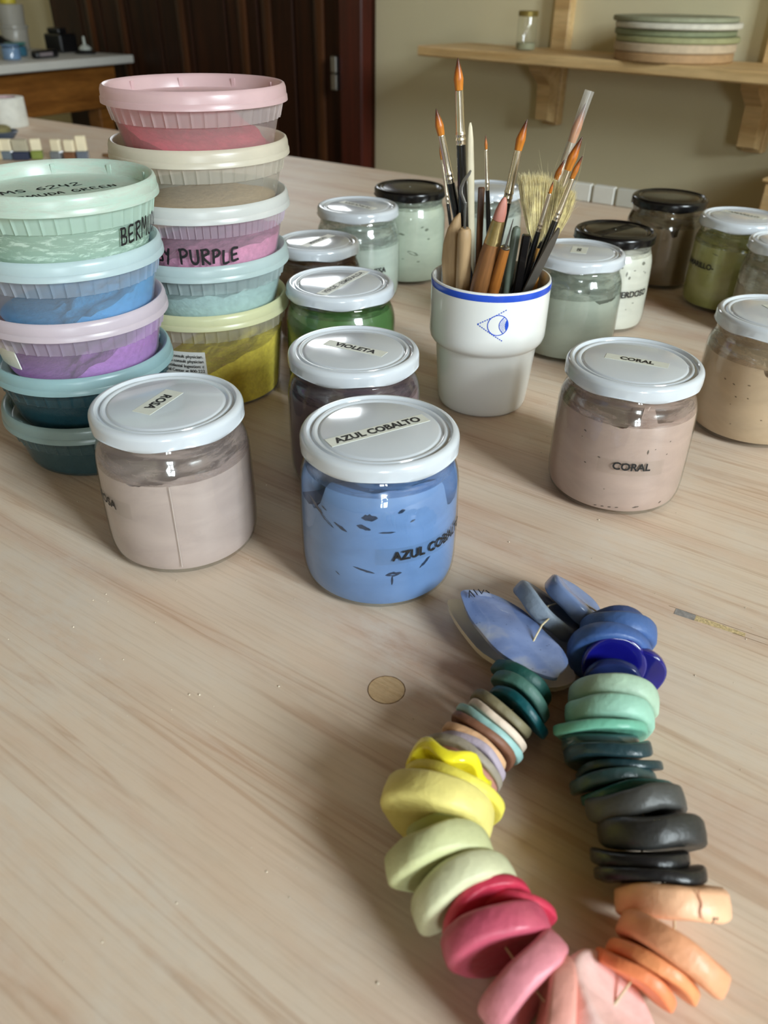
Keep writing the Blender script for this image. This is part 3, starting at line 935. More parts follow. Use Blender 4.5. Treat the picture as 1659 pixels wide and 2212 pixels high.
# pale green, black lid
j, lid, r_in, P = slip_jar('black-lidded jar of pale grey-green slip beside the TURQUESA jar', 0.0239, 0.9045, 0.0385, 0.0973, M_LIDK, (184, 193, 176), 0.0745, 0.001, 44)
lid_tape(lid, '', 20, 0.006, 0.0973, 0.001, 0.001)
specks(j, r_in, [(-84, .036, .013, .004, -.35), (-103, .056, .008, .002, -.2), (-62, .060, .005, .003, .1), (-58, .05, .004, .002, 0), (-100, .030, .003, .001, 0), (-75, .027, .004, .0015, 0), (-118, .048, .004, .001, -.2), (-70, .063, .004, .0015, .2)], (112, 120, 104), 120)

# white lid seen behind the mug
j, lid, r_in, P = slip_jar('white-lidded jar of pale slip standing behind the brush mug', 0.1142, 0.9365, 0.0373, 0.0916, M_LIDW, (188, 194, 186), 0.066, 0.004, 47)

# GRIS
j, lid, r_in, P = slip_jar('jar of light grey slip with GRIS on its white lid', 0.1660, 0.6938, 0.0402, 0.0893, M_LIDW, (168, 176, 164), 0.060, 0.006, 52,
                           dent=((RAD(-62), 0.40, 0.004),))
lid_tape(lid, 'GRIS', 72.6, 0.0048, 0.0893, 0.020, 0.0135, off=(0.001, 0.002), bold=0.042)

# GRIS VERDOSO
j, lid, r_in, P = slip_jar('black-lidded jar of off-white slip labelled GRIS VERDOSO', 0.2150, 0.7650, 0.0378, 0.0896, M_LIDK, (212, 210, 198), 0.073, 0.001, 57)
lid_tape(lid, '', 39, 0.006, 0.0896, 0.001, 0.001)
MB().box(-0.030, 0.030, -0.006, 0.006, 0.0886, 0.0888).xf(Matrix.Rotation(RAD(39), 4, 'Z')).build('tape', glass('dull_tape', (0.6, 0.6, 0.62), 0.06, 0.5, 0.3), lid, smooth=False)
sl = patch_round(0.0394, RAD(-112), RAD(-40), 0.0345, 0.0435, M_TAPEC, j, 'side_label')
text_round('GRIS VERDOSO', 0.0082, 0.0395, RAD(-78), 0.0388, M_INK, sl, 0.02, wid=0.95)
specks(j, r_in, [(-80, .058, .002, .005, .3), (-75, .0545, .0025, .003, .2), (-68, .061, .003, .001, 0), (-52, .066, .005, .003, 0), (-90, .056, .002, .001, 0), (-88, .064, .003, .002, 0), (-62, .030, .003, .0012, 0), (-50, .0585, .002, .001, 0), (-46, .057, .002, .002, 0), (-72, .0245, .0015, .001, 0)], (124, 122, 110), 150)

# brown, black lid
j, lid, r_in, P = slip_jar('black-lidded jar of brown slip below the round bats', 0.3074, 0.9035, 0.0402, 0.0909, M_LIDK, (136, 116, 90), 0.066, 0.004, 63,
                           dent=((RAD(-92), 0.10, 0.012),))

# AMARILLO
j, lid, r_in, P = slip_jar('jar of olive yellow slip with AMARILLO on its white lid', 0.3561, 0.8219, 0.0402, 0.0900, M_LIDW, (160, 158, 94), 0.066, 0.002, 66)
lid_tape(lid, 'AMARILLO', -47.9, 0.0066, 0.0900, 0.044, 0.009, off=(0.003, 0.006), bold=0.042)
sl = patch_round(0.0419, RAD(-190), RAD(-125), 0.040, 0.050, M_TAPEC, j, 'side_label')
text_round('AMARILLO-', 0.0075, 0.0420, RAD(-160), 0.0452, M_INK, sl, 0.028)
specks(j, r_in, [(-137, .0585, .007, .0012, -.2), (-110, .0265, .001, .0008, 0), (-141, .0375, .001, .0008, 0)], (90, 90, 40), 170)
specks(j, r_in, [(-98, .0645, .004, .0025, 0), (-92, .066, .004, .003, .3)], (220, 210, 40), 180, 'yellow_lump')

# grey-brown jar at the edge of the picture
j, lid, r_in, P = slip_jar('jar of grey-brown slip between the AMARILLO and beige jars', 0.3710, 0.7390, 0.0370, 0.0880, M_LIDW, (150, 140, 120), 0.050, 0.006, 71)

# beige jar
j, lid, r_in, P = slip_jar('jar of beige slip with a torn label beside the CORAL jar', 0.2783, 0.5434, 0.0415, 0.0890, M_LIDW, (190, 164, 136), 0.064, 0.003, 77,
                           dent=((RAD(-105), 0.16, 0.008),))
poly = [(-0.006, 0.016), (0.012, 0.018), (0.016, 0.004), (0.010, -0.012), (0.004, -0.014), (0.001, -0.004), (-0.003, 0.004)]
MB().prism(poly, 0.0883, 0.0885).build('torn_label', M_TAPE, lid, smooth=False)
specks(j, r_in, [(-148, .0475, .002, .001, -.2), (-138, .0460, .0022, .001, -.3), (-124, .048, .0024, .0008, 0), (-133, .0375, .0016, .001, -.2), (-122, .0385, .0016, .001, -.2), (-136, .031, .001, .0007, 0), (-105, .024, .0018, .0008, 0), (-131, .0165, .0012, .0008, 0)], (104, 84, 60), 190)

# ------------------------------------------------------------------ stacked deli tubs of pigment
TUB_GROUP = 'stacked plastic tubs of pigment powder'
def tub(label, x, y, z0, zt, R, tint, powder=None, pcol=None, lvl=0.3, slope=(0, 0), rough_amp=0.003, lid_tint=None, lid_op=0.82, op=0.30,
        dust=None, dust_amt=0.0, ribs=44, lid_dust=None, seed=1, rb=None, dust_scale=90):
    """z0: underside, zt: top of lid rim"""
    t = thing('pigment_tub', label, 'tub', (x, y, z0), 0, TUB_GROUP)
    H_ = zt - z0
    k = R / 0.0605
    r0 = rb or 0.0490 * k
    zb, zr = H_ - 0.0215, H_ - 0.0110       # rib band
    r1 = 0.0566 * k
    def rw(z):
        return r0 + (r1 - r0) * max(0, min(1, z / (H_ - 0.010)))
    mp_ = plastic('tub_%s' % label[:24], tint, op, dust, dust_amt, dust_scale=dust_scale)
    prof = [(0.0003, 0.0012), (r0 - 0.004, 0.0012), (r0 - 0.003, 0.0), (r0 - 0.001, 0.0004), (r0, 0.0022)]
    nz = 8
    prof += [(rw(0.0022 + (zb - 0.0022) * i / nz), 0.0022 + (zb - 0.0022) * i / nz) for i in range(1, nz + 1)]
    body = MB().lathe(prof, 80).build('tub_wall', mp_, t)
    seg = ribs * 8
    def ridge(tht, i):
        kk = int(round(tht / (2 * pi) * seg)) % 8
        return 0.0009 * k if (kk == 0 and 0 < i < 4) else 0.0
    bandp = [(rw(zb), zb), (rw(zb) + 0.0011, zb + 0.0004), (rw(zr) + 0.0011, zr), (rw(zr) + 0.0014, zr + 0.002)]
    MB().lathe(bandp, seg, rad=ridge).build('ribbed_band', plastic('band_%s' % label[:24], tuple(min(255, c + 12) for c in tint), min(0.9, op + 0.16)), t)
    if powder:
        pm = plain('pigment_%d_%d_%d' % pcol, pcol, 0.9, var=0.16, vscale=260, bump=0.8, bscale=420, spec=0.1)
        seg_, nr = 64, 14
        vs, fs = [], []
        def top(px_, py_):
            s = slope[0] * px_ / r0 + slope[1] * py_ / r0
            zz = lvl * H_ + s
            zz += rough_amp * (noise.noise((px_ * 60 + seed, py_ * 60, seed)) + 0.7 * noise.noise((px_ * 170 + seed, py_ * 170, seed)))
            return max(0.0021, min(zz, H_ - 0.0135))
        for i in range(nr + 1):
            for s in range(seg_):
                th = 2 * pi * s / seg_
                fr = i / nr
                rr_ = r0 * fr
                px_, py_ = rr_ * cos(th), rr_ * sin(th)
                zz = top(px_, py_)
                if i == nr:
                    rr_ = rw(zz) - 0.0006
                    px_, py_ = rr_ * cos(th), rr_ * sin(th)
                vs.append((px_, py_, zz))
        for i in range(nr):
            for s in range(seg_):
                s2_ = (s + 1) % seg_
                fs.append((i * seg_ + s, (i + 1) * seg_ + s, (i + 1) * seg_ + s2_, i * seg_ + s2_))
        o_ = len(vs)
        for s in range(seg_):
            th = 2 * pi * s / seg_
            vs.append(((r0 - 0.0008) * cos(th), (r0 - 0.0008) * sin(th), 0.002))
        b_ = nr * seg_
        for s in range(seg_):
            s2_ = (s + 1) % seg_
            fs.append((b_ + s, o_ + s, o_ + s2_, b_ + s2_))
        MB().add(vs, fs).build('pigment_powder', pm, t)
    lm_ = plastic('tublid_%s' % label[:24], tuple(int(255 - (255 - c) * 0.72) for c in (lid_tint or tint)), lid_op, lid_dust, 0.3 if lid_dust else 0.0, rough=0.3)
    T = H_
    lp = [(R - 0.0030, T - 0.0112), (R + 0.0006, T - 0.0108), (R + 0.0004, T - 0.0075), (R - 0.0001, T - 0.0070), (R - 0.0003, T - 0.0030), (R - 0.0011, T - 0.0007), (R - 0.0023, T),
          (R - 0.0034, T - 0.0004), (R - 0.0046, T - 0.0020), (R - 0.0062 * k, T - 0.0084), (R - 0.0072 * k, T - 0.0090), (R - 0.0300 * k, T - 0.0090), (0.0003, T - 0.0090)]
    lid = MB().lathe(lp, 96).build('lid', lm_, t)
    for a in range(0, 360, 40):
        th = RAD(a + 12)
        mb = MB().box(-0.0003, 0.0006, -0.0014, 0.0014, T - 0.0088, T - 0.0024)
        mb.xf(Matrix.Rotation(th, 4, 'Z') @ Matrix.Translation((-(R - 0.0056 * k), 0, 0)))
        mb.build('lid_tab', lm_, lid, smooth=False)
    return t, lid, rw

RX, RY, RR = -0.1362, 0.6075, 0.0625
rz = [0.2225, 0.1888, 0.1535, 0.1143, 0.0788]
NEST = 0.0088
tub('clear tub of crimson pigment with pink lid, topmost of the tall stack', RX + .0030, RY, rz[1] - NEST, rz[0], RR, (226, 214, 212), True, (186, 64, 84), 0.30, (-0.020, 0.012), 0.0030,
    lid_tint=(226, 184, 188), op=0.26, seed=3)
tub('nearly empty tub with cream lid under the crimson pigment tub', RX + .0024, RY, rz[2] - NEST, rz[1], RR, (216, 208, 192), True, (206, 176, 136), 0.055, (0.002, 0), 0.0006,
    lid_tint=(222, 212, 188), op=0.30, seed=5)
t, lid, rw = tub('tub of pink pigment with PANSY PURPLE written on it', RX + .0006, RY, rz[3] - NEST, rz[2], RR, (214, 198, 214), True, (216, 140, 172), 0.26, (0.007, -0.001), 0.0030,
    lid_tint=(222, 226, 222), op=0.28, ribs=72, seed=9)
hand_round('PANSY PURPLE', 0.0098, 0.0017, 0.0545, RAD(-97), 0.0145, M_INK, t, 0.0011, 0.16, 4, wid=1.0)
tub('tub of pale aqua pigment with blue-green lid under the pansy purple one', RX - .0023, RY, rz[4] - NEST, rz[3], RR, (190, 204, 206), True, (176, 206, 202), 0.44, (0.003, 0.0), 0.0030,
    lid_tint=(186, 214, 214), op=0.34, seed=13)
t, lid, rw = tub('tall tub of yellow pigment with white safety sticker, base of its stack', RX - .0045, RY, 0.0002, rz[4], RR, (222, 220, 206), True, (246, 220, 70), 0.40, (0.020, 0.002), 0.003,
    lid_tint=(226, 226, 168), op=0.13, seed=17, rb=0.0515)
MB().lathe([(rw(zz) - 0.0009, zz) for zz in (0.020, 0.030, 0.040, 0.052)], 40, arc=(RAD(-150), RAD(-48))).build('dust_film', plastic('ochre_dust_film', (206, 178, 92), 0.05, (206, 168, 76), 0.1, dust_scale=130), t)
M_STICK = plain('white_sticker', (224, 224, 220), 0.5, var=0.02)
st = patch_round(0.0553, RAD(-140), RAD(-84), 0.010, 0.050, M_STICK, t, 'sticker', 18, dr=0.0004, taper=0.07, label='white safety sticker with small print')
for i, s in enumerate(['& consult physician.', 'water & consult physician', 'Accidental Ingestion: c', 'tional Center at 800-222', 'tion are available at Ceramic', '', 'usage of the material only. This pro', 'including the customer shall mate']):
    if s:
        z_ = 0.0465 - i * 0.0040
        text_round(s, 0.0034, 0.0553 + 0.07 * (z_ - 0.03), RAD(-85.5), z_, M_INK, st, 0.015, dr=0.0007, align='RIGHT')

LX, LY, LR = -0.2020, 0.5009, 0.0585
lz = [0.1820, 0.1463, 0.1105, 0.0756, 0.0414]
t, lid, rw = tub('tub dusted with mint pigment, BERMUDA GREEN written on its lid', LX + .0030, LY, lz[1] - NEST, lz[0], LR, (196, 222, 208), True, (196, 226, 208), 0.10, (0, 0), 0.001,
    lid_tint=(214, 230, 216), op=0.55, dust=(222, 240, 228), dust_amt=0.0, lid_dust=(200, 222, 210), seed=23, lid_op=0.75, dust_scale=150)
T = lz[0] - lz[1] + NEST
hand_flat('MS 6242', 0.0085, 0.0010, -0.0125, 0.0080, T - 0.0088, RAD(41), M_INKS, lid, 5, 1.25)
hand_flat('BERMUDA GREEN', 0.0068, 0.0009, 0.0015, -0.0035, T - 0.0088, RAD(41), M_INKS, lid, 6, 1.2)
hand_round('BERMUDA', 0.0105, 0.0014, 0.0525, RAD(-36), 0.0180, M_INK, t, 0.0010, 0.16, 7, align=0.5, wid=0.85)
tub('tub of sky blue pigment with pale blue lid under the mint one', LX + .0008, LY, lz[2] - NEST, lz[1], LR, (186, 198, 214), True, (70, 156, 212), 0.20, (0.020, 0.012), 0.0060,
    lid_tint=(196, 222, 228), op=0.32, seed=29)
t, lid, rw = tub('tub of violet pigment with pinkish lid between the blue and teal tubs', LX - .0015, LY, lz[3] - NEST, lz[2], LR, (206, 194, 210), True, (176, 116, 198), 0.15, (0.026, 0.006), 0.0060,
    lid_tint=(220, 202, 212), op=0.30, seed=31)
patch_round(0.0515, RAD(-152), RAD(-118), 0.010, 0.026, M_TAPE, t, 'sticker', 10, dr=0.001, taper=0.17, label='torn cream sticker')
tub('tub of dark teal pigment with turquoise lid, second from its stack base', LX - .0030, LY, lz[4] - NEST, lz[3], LR, (58, 92, 100), True, (10, 66, 82), 0.62, (0.004, 0), 0.0015,
    lid_tint=(140, 190, 198), op=0.30, seed=37)
tub('tub of slate green pigment with grey-green lid at the stack base', LX - .0040, LY, 0.0002, lz[4], LR, (80, 104, 106), True, (58, 84, 90), 0.60, (0, 0), 0.001,
    lid_tint=(126, 160, 158), op=0.40, seed=41)

# ------------------------------------------------------------------ mug
MX, MY = 0.0775, 0.5821
mug = thing('mug', 'white stacking mug with blue rim and eye emblem holding brushes', 'mug', (MX, MY, 0.0001))
mp_ = [(0.0003, 0.003), (0.029, 0.003), (0.0305, 0.0), (0.0325, 0.0002), (0.0342, 0.002), (0.0352, 0.006), (0.0364, 0.020), (0.0376, 0.036), (0.0384, 0.046), (0.0388, 0.0505), (0.0396, 0.0520),
       (0.0418, 0.0534), (0.0434, 0.0560), (0.0441, 0.0595), (0.0442, 0.066), (0.0443, 0.0955), (0.0443, 0.0992), (0.0437, 0.1007), (0.0427, 0.1009), (0.0419, 0.0998), (0.0416, 0.094),
       (0.0414, 0.060), (0.0360, 0.050), (0.0345, 0.030), (0.0325, 0.0075), (0.029, 0.006), (0.0003, 0.006)]
MB().lathe(mp_, 96).build('mug_body', M_PORC, mug)
MB().lathe([(0.0444, 0.0950), (0.04452, 0.0956), (0.04452, 0.0990), (0.0444, 0.0997)], 96).build('rim_stripe', M_BLUE, mug)
# eye emblem drawn as thin raised print; local plane coords in mm, x to the right around the wall, y up
EC, EZ = RAD(-89.0), 0.0785
def emb(poly):
    r = 0.04445
    return [(r * cos(EC + x / 1000 / r), r * sin(EC + x / 1000 / r), EZ + y / 1000) for x, y in poly]
eb = MB()
def emb_line(p, q, w=0.7):
    dx, dy = q[0] - p[0], q[1] - p[1]
    l = math.hypot(dx, dy)
    nx, ny = -dy / l * w / 2, dx / l * w / 2
    eb.add(emb([(p[0] - nx, p[1] - ny), (q[0] - nx, q[1] - ny), (q[0] + nx, q[1] + ny), (p[0] + nx, p[1] + ny)]), [(0, 1, 2, 3)])
def emb_dash(p, q, n, w=0.7):
    for i in range(n):
        s0, s1 = i / n, (i + 0.62) / n
        emb_line((p[0] + (q[0] - p[0]) * s0, p[1] + (q[1] - p[1]) * s0), (p[0] + (q[0] - p[0]) * s1, p[1] + (q[1] - p[1]) * s1), w)
emb_dash((-13.6, 0.2), (6.8, 11.6), 13)
emb_dash((-13.6, 0.2), (5.6, -12.0), 13)
RC = 7.4
cpts = [(1.0 + RC * cos(RAD(a)), RC * sin(RAD(a))) for a in range(0, 361, 10)]
for a, b in zip(cpts, cpts[1:]):
    emb_line(a, b, 0.6)
arc = []
for i in range(13):
    s = -1 + i / 6
    arc.append((1.0 + 4.6 - 3.4 * (1 - s * s) - 0.4, s * 6.0))
for a, b in zip(arc, arc[1:]):
    emb_line(a, b, 0.55)
sol = []
for i in range(9):
    a = RAD(-34 + 68 * i / 8)
    sol.append((1.0 + RC * cos(a), RC * sin(a)))
for i in range(9):
    s = 1 - i / 4
    sol.append((1.0 + RC * cos(RAD(34)) - 0.2 - 0.0 + 1.1 * s * s - 1.1 + 0.2, s * RC * sin(RAD(34))))
eb.add(emb(sol), [tuple(range(len(sol)))])
for ix in range(5):
    for iy in range(-6, 7):
        x, y = 2.4 + ix * 0.75 + (0.37 if iy % 2 else 0), iy * 0.85
        s = y / 6.0
        if abs(s) > 0.95 or x < 1.0 + 4.2 - 3.4 * (1 - s * s) + 0.5 or x > 5.9 or (x - 1) ** 2 + y * y > 6.6 ** 2:
            continue
        eb.add(emb([(x - .2, y - .2), (x + .2, y - .2), (x + .2, y + .2), (x - .2, y + .2)]), [(0, 1, 2, 3)])
eb.build('eye_emblem', M_BLUE, mug, smooth=False, label='blue line drawing of an eye with dashed sight lines')

# ------------------------------------------------------------------ brushes and tools in the mug
TOOL_GROUP = 'brushes and tools standing in the mug'
def axis_thing(name, label, T_, D_, cat, roll=0.0):
    """local +z points from the handle to the tip; the origin is the tip"""
    o = thing(name, label, cat, T_, 0, TOOL_GROUP)
    z = -Vector(D_).normalized()
    x = Vector((1, 0, 0)); x = (x - z * x.dot(z)).normalized()
    y = z.cross(x)
    m = Matrix((x, y, z)).transposed().to_4x4() @ Matrix.Rotation(roll, 4, 'Z')
    o.rotation_euler = m.to_euler()
    return o

def round_brush(label, T_, D_, hair, ferr, tot, rh, rf, rhandle=None, seed=0, bend=0.0):
    t = axis_thing('paint_brush', label, T_, D_, 'brush')
    rhandle = rhandle or rf * 1.22
    pr = []
    n = 16
    for i in range(n + 1):
        s = i / n
        r = rh * max(0.02, (min(1, s / 0.62) ** 0.75) if s < 0.62 else 1 - 0.22 * ((s - 0.62) / 0.38))
        pr.append((r, -hair * s))
    hb = MB().lathe(pr[::-1], 20)
    hb.v = [(x + bend * (1 + z / hair) ** 2, y, z) if z > -hair else (x, y, z) for x, y, z in hb.v]
    hb.build('bristles', M_HAIR, t)
    f0, f1 = hair - 0.0008, ferr
    fl = f1 - f0
    fp = [(rf * 0.80, -f0 + 0.0002), (rf * 0.86, -f0), (rf * 0.86, -f0 - 0.0005)]
    fp += [(rf * (0.86 + 0.14 * s), -f0 - fl * s) for s in (0.2, 0.5, 0.74)]
    for s in (0.78, 0.88):
        fp += [(rf * 1.02, -f0 - fl * s), (rf * 1.10, -f0 - fl * (s + 0.02)), (rf * 1.10, -f0 - fl * (s + 0.035)), (rf * 1.0, -f0 - fl * (s + 0.055))]
    fp += [(rf * 1.04, -f1)]
    MB().lathe(fp[::-1], 24).build('ferrule', M_FERR, t)
    hl = tot - f1
    hp = [(rf * 0.98, -f1 + 0.001), (rf * 1.0, -f1), (rhandle, -f1 - hl * 0.22), (rhandle, -f1 - hl * 0.5), (rhandle * 0.7, -f1 - hl * 0.9), (rhandle * 0.55, -tot), (0.0002, -tot)]
    MB().lathe(hp[::-1], 24).build('handle', M_BLACKH, t)
    return t

PX = 0.00030            # metres per pixel near the mug
round_brush('tallest round paint brush with black handle and orange-brown hair', (0.0448, 0.5945, 0.2395), (0.1019, 0, -0.9948), 0.0200, 0.0525, 0.225, 0.0033, 0.0033, 0.0034)
round_brush('round paint brush with dark-tipped hair leaning over the flat wooden tool', (0.0322, 0.6003, 0.2088), (0.2579, 0, -0.9662), 0.0180, 0.0494, 0.195, 0.0030, 0.0029, 0.0031)
round_brush('thin paint brush half hidden behind a thicker dark-tipped brush', (0.0369, 0.6219, 0.1844), (0.1889, -0.1155, -0.9752), 0.0127, 0.0423, 0.165, 0.0011, 0.0012, 0.0014)
round_brush('small fine-pointed liner brush standing in the middle of the mug', (0.0687, 0.6119, 0.1914), (0.1108, -0.0543, -0.9924), 0.0108, 0.0373, 0.175, 0.0011, 0.0015, 0.0020)
round_brush('broad round brush with nearly black hair tip beside the rubber shaper', (0.0956, 0.6131, 0.2016), (-0.1287, 0, -0.9917), 0.0215, 0.0566, 0.185, 0.0034, 0.0032, 0.0030, bend=0.0018)
round_brush('large round brush with black tip in front of the sleeved one', (0.1311, 0.5906, 0.1943), (-0.251, 0, -0.968), 0.0227, 0.0530, 0.180, 0.0034, 0.0027, 0.0030, bend=0.0015)
round_brush('slim round brush with short hair just below the black-tipped one', (0.1238, 0.602, 0.1776), (-0.2581, 0, -0.9661), 0.0151, 0.0428, 0.165, 0.0021, 0.0021, 0.0026, bend=0.0010)
round_brush('slender round brush with orange hair leaning over the GRIS jar', (0.1304, 0.5765, 0.1847), (-0.2611, 0.0342, -0.9647), 0.0167, 0.0450, 0.170, 0.0020, 0.0023, 0.0029, bend=0.0012)
round_brush('little brush with the shortest hair in front of the bristle brush', (0.1127, 0.5713, 0.1691), (-0.1582, 0.1136, -0.9808), 0.0095, 0.0353, 0.150, 0.0012, 0.0018, 0.0027)
t = round_brush('round brush whose hair is covered by a clear plastic sleeve', (0.1372, 0.6150, 0.2118), (-0.2600, -0.0700, -0.9630), 0.0262, 0.0643, 0.195, 0.0034, 0.0028, 0.0030, bend=0.0)
M_SLEEVE = plastic('clear_brush_sleeve', (226, 222, 216), 0.30, rough=0.2)
MB().lathe([(0.0029, -0.040), (0.0034, -0.020), (0.0037, 0.0020), (0.0038, 0.0075)], 28, rad=lambda a, i: (-0.0012 * max(0, cos(a)) ** 4 if i >= 2 else 0)).build('plastic_sleeve', M_SLEEVE, t)

# flat wooden modelling tool
t = axis_thing('wood_modelling_tool', 'flat leaf-shaped wooden modelling tool at the mug rim', (0.0485, 0.5866, 0.1436), (0.022, 0.085, -0.9954), 'tool')
M_TWOOD = wood('pale_tool_wood', (150, 120, 84), (178, 148, 110), (60, 60, 6), 0.55, 0.15)
sec = [(0.0006, 0.0), (0.0028, -0.004), (0.0050, -0.011), (0.0066, -0.022), (0.0070, -0.034), (0.0062, -0.05), (0.0050, -0.08), (0.0048, -0.125)]
mb = MB()
vs = []
for w, z_ in sec:
    xo = 0.0035 - w * 0.75
    for k in range(14):
        a = 2 * pi * k / 14
        vs.append((xo + w * cos(a), min(0.0030, w * 0.9) * sin(a), z_))
fs = [(i * 14 + k, (i + 1) * 14 + k, (i + 1) * 14 + (k + 1) % 14, i * 14 + (k + 1) % 14) for i in range(len(sec) - 1) for k in range(14)]
fs += [tuple(range(14)), tuple(range(len(vs) - 1, len(vs) - 15, -1))]
mb.add(vs, fs).build('blade', M_TWOOD, t)

# ribbon loop tool
t = axis_thing('loop_tool', 'pale wooden ribbon tool with bent wire loop', (0.0540, 0.5720, 0.1530), (0.0450, 0.140, -0.9866), 'tool')
MB().lathe([(0.0002, -0.140), (0.0048, -0.140), (0.0053, -0.09), (0.0053, -0.045), (0.0050, -0.024), (0.0044, -0.0185), (0.0030, -0.017), (0.0002, -0.017)], 28).build('handle', M_TWOOD, t)
MB().tube([(0, 0, -0.022), (0, 0, -0.004), (0, 0, 0.001)], 0.0010, 10).build('shaft', M_STEEL, t)
loop = [(0.000, 0, -0.0005), (-0.0018, 0.0004, 0.0035), (-0.0034, 0, 0.0075), (-0.0034, 0, 0.0115), (-0.0016, 0, 0.0160), (0.0014, 0, 0.0200), (0.0028, 0, 0.0225)]
MB().tube(loop, [0.0010, 0.0012, 0.0013, 0.0013, 0.0012, 0.0011, 0.0006], 10, flat=((0, 1, 0), 0.35)).build('wire_loop', M_STEEL, t)

# bone folder stick
t = axis_thing('bone_tool', 'narrow cream bone stick tool behind the tallest brush', (0.0581, 0.6204, 0.1976), (0.0749, -0.0815, -0.9939), 'tool')
MB().tube([(0, 0, 0), (0, 0, -0.003), (0, 0, -0.012), (0, 0, -0.03), (0, 0, -0.08), (0, 0, -0.175)], [0.0006, 0.0014, 0.0022, 0.0026, 0.0024, 0.002], 12, flat=((0, 1, 0), 0.4)).build(
    'stick', plain('bone', (206, 194, 166), 0.4), t)

# brown square handle
t = axis_thing('wood_knife_handle', 'dark brown wooden tool handle beside the liner brush', (0.0693, 0.6186, 0.1548), (0.0228, -0.1088, -0.9938), 'tool')
MB().box(-0.0024, 0.0024, -0.0020, 0.0020, -0.135, 0.0, 0.0006).build('handle', wood('brown_tool_wood', (74, 44, 22), (112, 70, 38), (120, 120, 8), 0.4, 0.2), t, smooth=False)

# rubber clay shaper
t = axis_thing('clay_shaper', 'clay shaper with pink rubber tip and brass ferrule', (0.0796, 0.5633, 0.1599), (-0.175, 0.0981, -0.9797), 'tool')
mb = MB().lathe([(0.0042, -0.0162), (0.0043, -0.0145), (0.0040, -0.010), (0.0030, -0.005), (0.0016, -0.0012), (0.0003, 0.0)], 24)
mb.v = [(x * (1 if z < -0.011 else 1), y if y > -0.0012 + (-z - 0.0) * 0.24 * -1 else -0.0012 - (-z) * 0.24, z) for x, y, z in mb.v]
mb.build('rubber_tip', plain('pink_rubber', (178, 116, 102), 0.5, var=0.06), t)
MB().lathe([(0.0060, -0.0325), (0.0058, -0.031), (0.0046, -0.016), (0.0043, -0.0158)], 28).build('ferrule', M_FERRG, t)
M_HWOOD = wood('worn_handle_wood', (96, 62, 34), (140, 94, 54), (80, 80, 8), 0.4, 0.25)
MB().lathe([(0.0002, -0.148), (0.0040, -0.148), (0.0060, -0.085), (0.0072, -0.060), (0.0066, -0.042), (0.0058, -0.0325), (0.0002, -0.0322)], 28).build('handle', M_HWOOD, t)

# needle tool
t = axis_thing('needle_tool', 'needle tool with orange-brown wooden handle at the mug front', (0.0855, 0.5554, 0.1474), (-0.1421, 0.2045, -0.9685), 'tool')
MB().tube([(0, 0, 0), (0, 0, -0.010), (0, 0, -0.0225)], [0.00025, 0.0007, 0.0011], 10).build('needle', M_STEEL, t)
MB().lathe([(0.0030, -0.0225), (0.0034, -0.0208), (0.0026, -0.0200), (0.0006, -0.0198)], 20).build('collar', M_STEEL, t)
MB().lathe([(0.0002, -0.135), (0.0030, -0.135), (0.0042, -0.08), (0.0042, -0.050), (0.0036, -0.030), (0.0034, -0.0218), (0.0002, -0.0216)], 24).build(
    'handle', wood('orange_handle_wood', (128, 72, 26), (166, 104, 46), (80, 80, 8), 0.35, 0.2), t)

# green-grey handle, black tool
t = axis_thing('scraper_tool', 'grey-green plastic tool handle behind the needle tool', (0.0925, 0.5810, 0.1364), (-0.0655, 0.0, -0.9979), 'tool')
MB().lathe([(0.0002, -0.122), (0.0030, -0.122), (0.0034, -0.04), (0.0033, -0.004), (0.0026, -0.001), (0.0008, 0.0)], 24).build('handle', plain('grey_green_plastic', (96, 106, 94), 0.35), t)
MB().tube([(0.0034, 0, -0.034), (0.0034, 0, -0.12)], 0.0004, 6).build('edge_strip', M_STEEL, t)
t = axis_thing('black_tool', 'black flat-sided tool handle beside the grey-green one', (0.0985, 0.5715, 0.1330), (-0.0472, 0.1114, -0.9926), 'tool')
MB().box(-0.0030, 0.0030, -0.0022, 0.0022, -0.12, 0.0, 0.0008).build('handle', M_BLACKH, t, smooth=False)

# steel palette knife
t = axis_thing('palette_knife', 'grey steel palette knife leaning on the mug rim towards the GRIS jar', (0.1187, 0.562, 0.1403), (-0.277, 0.2742, -0.9209), 'knife', roll=0.5)
pol = [(-0.0010, 0.0), (0.0006, -0.0003), (0.0022, -0.004), (0.0036, -0.014), (0.0042, -0.035), (0.0042, -0.095), (-0.0042, -0.095), (-0.0042, -0.030), (-0.0034, -0.012)]
n = len(pol)
vs = [(x, s * 0.0006, z_) for s in (-1, 1) for x, z_ in pol]
MB().add(vs, [tuple(range(n)), tuple(range(2 * n - 1, n - 1, -1))] + [(k, n + k, n + (k + 1) % n, (k + 1) % n) for k in range(n)]).build(
    'blade', plain('dull_steel', (112, 108, 102), 0.4, metal=0.6), t, smooth=False)

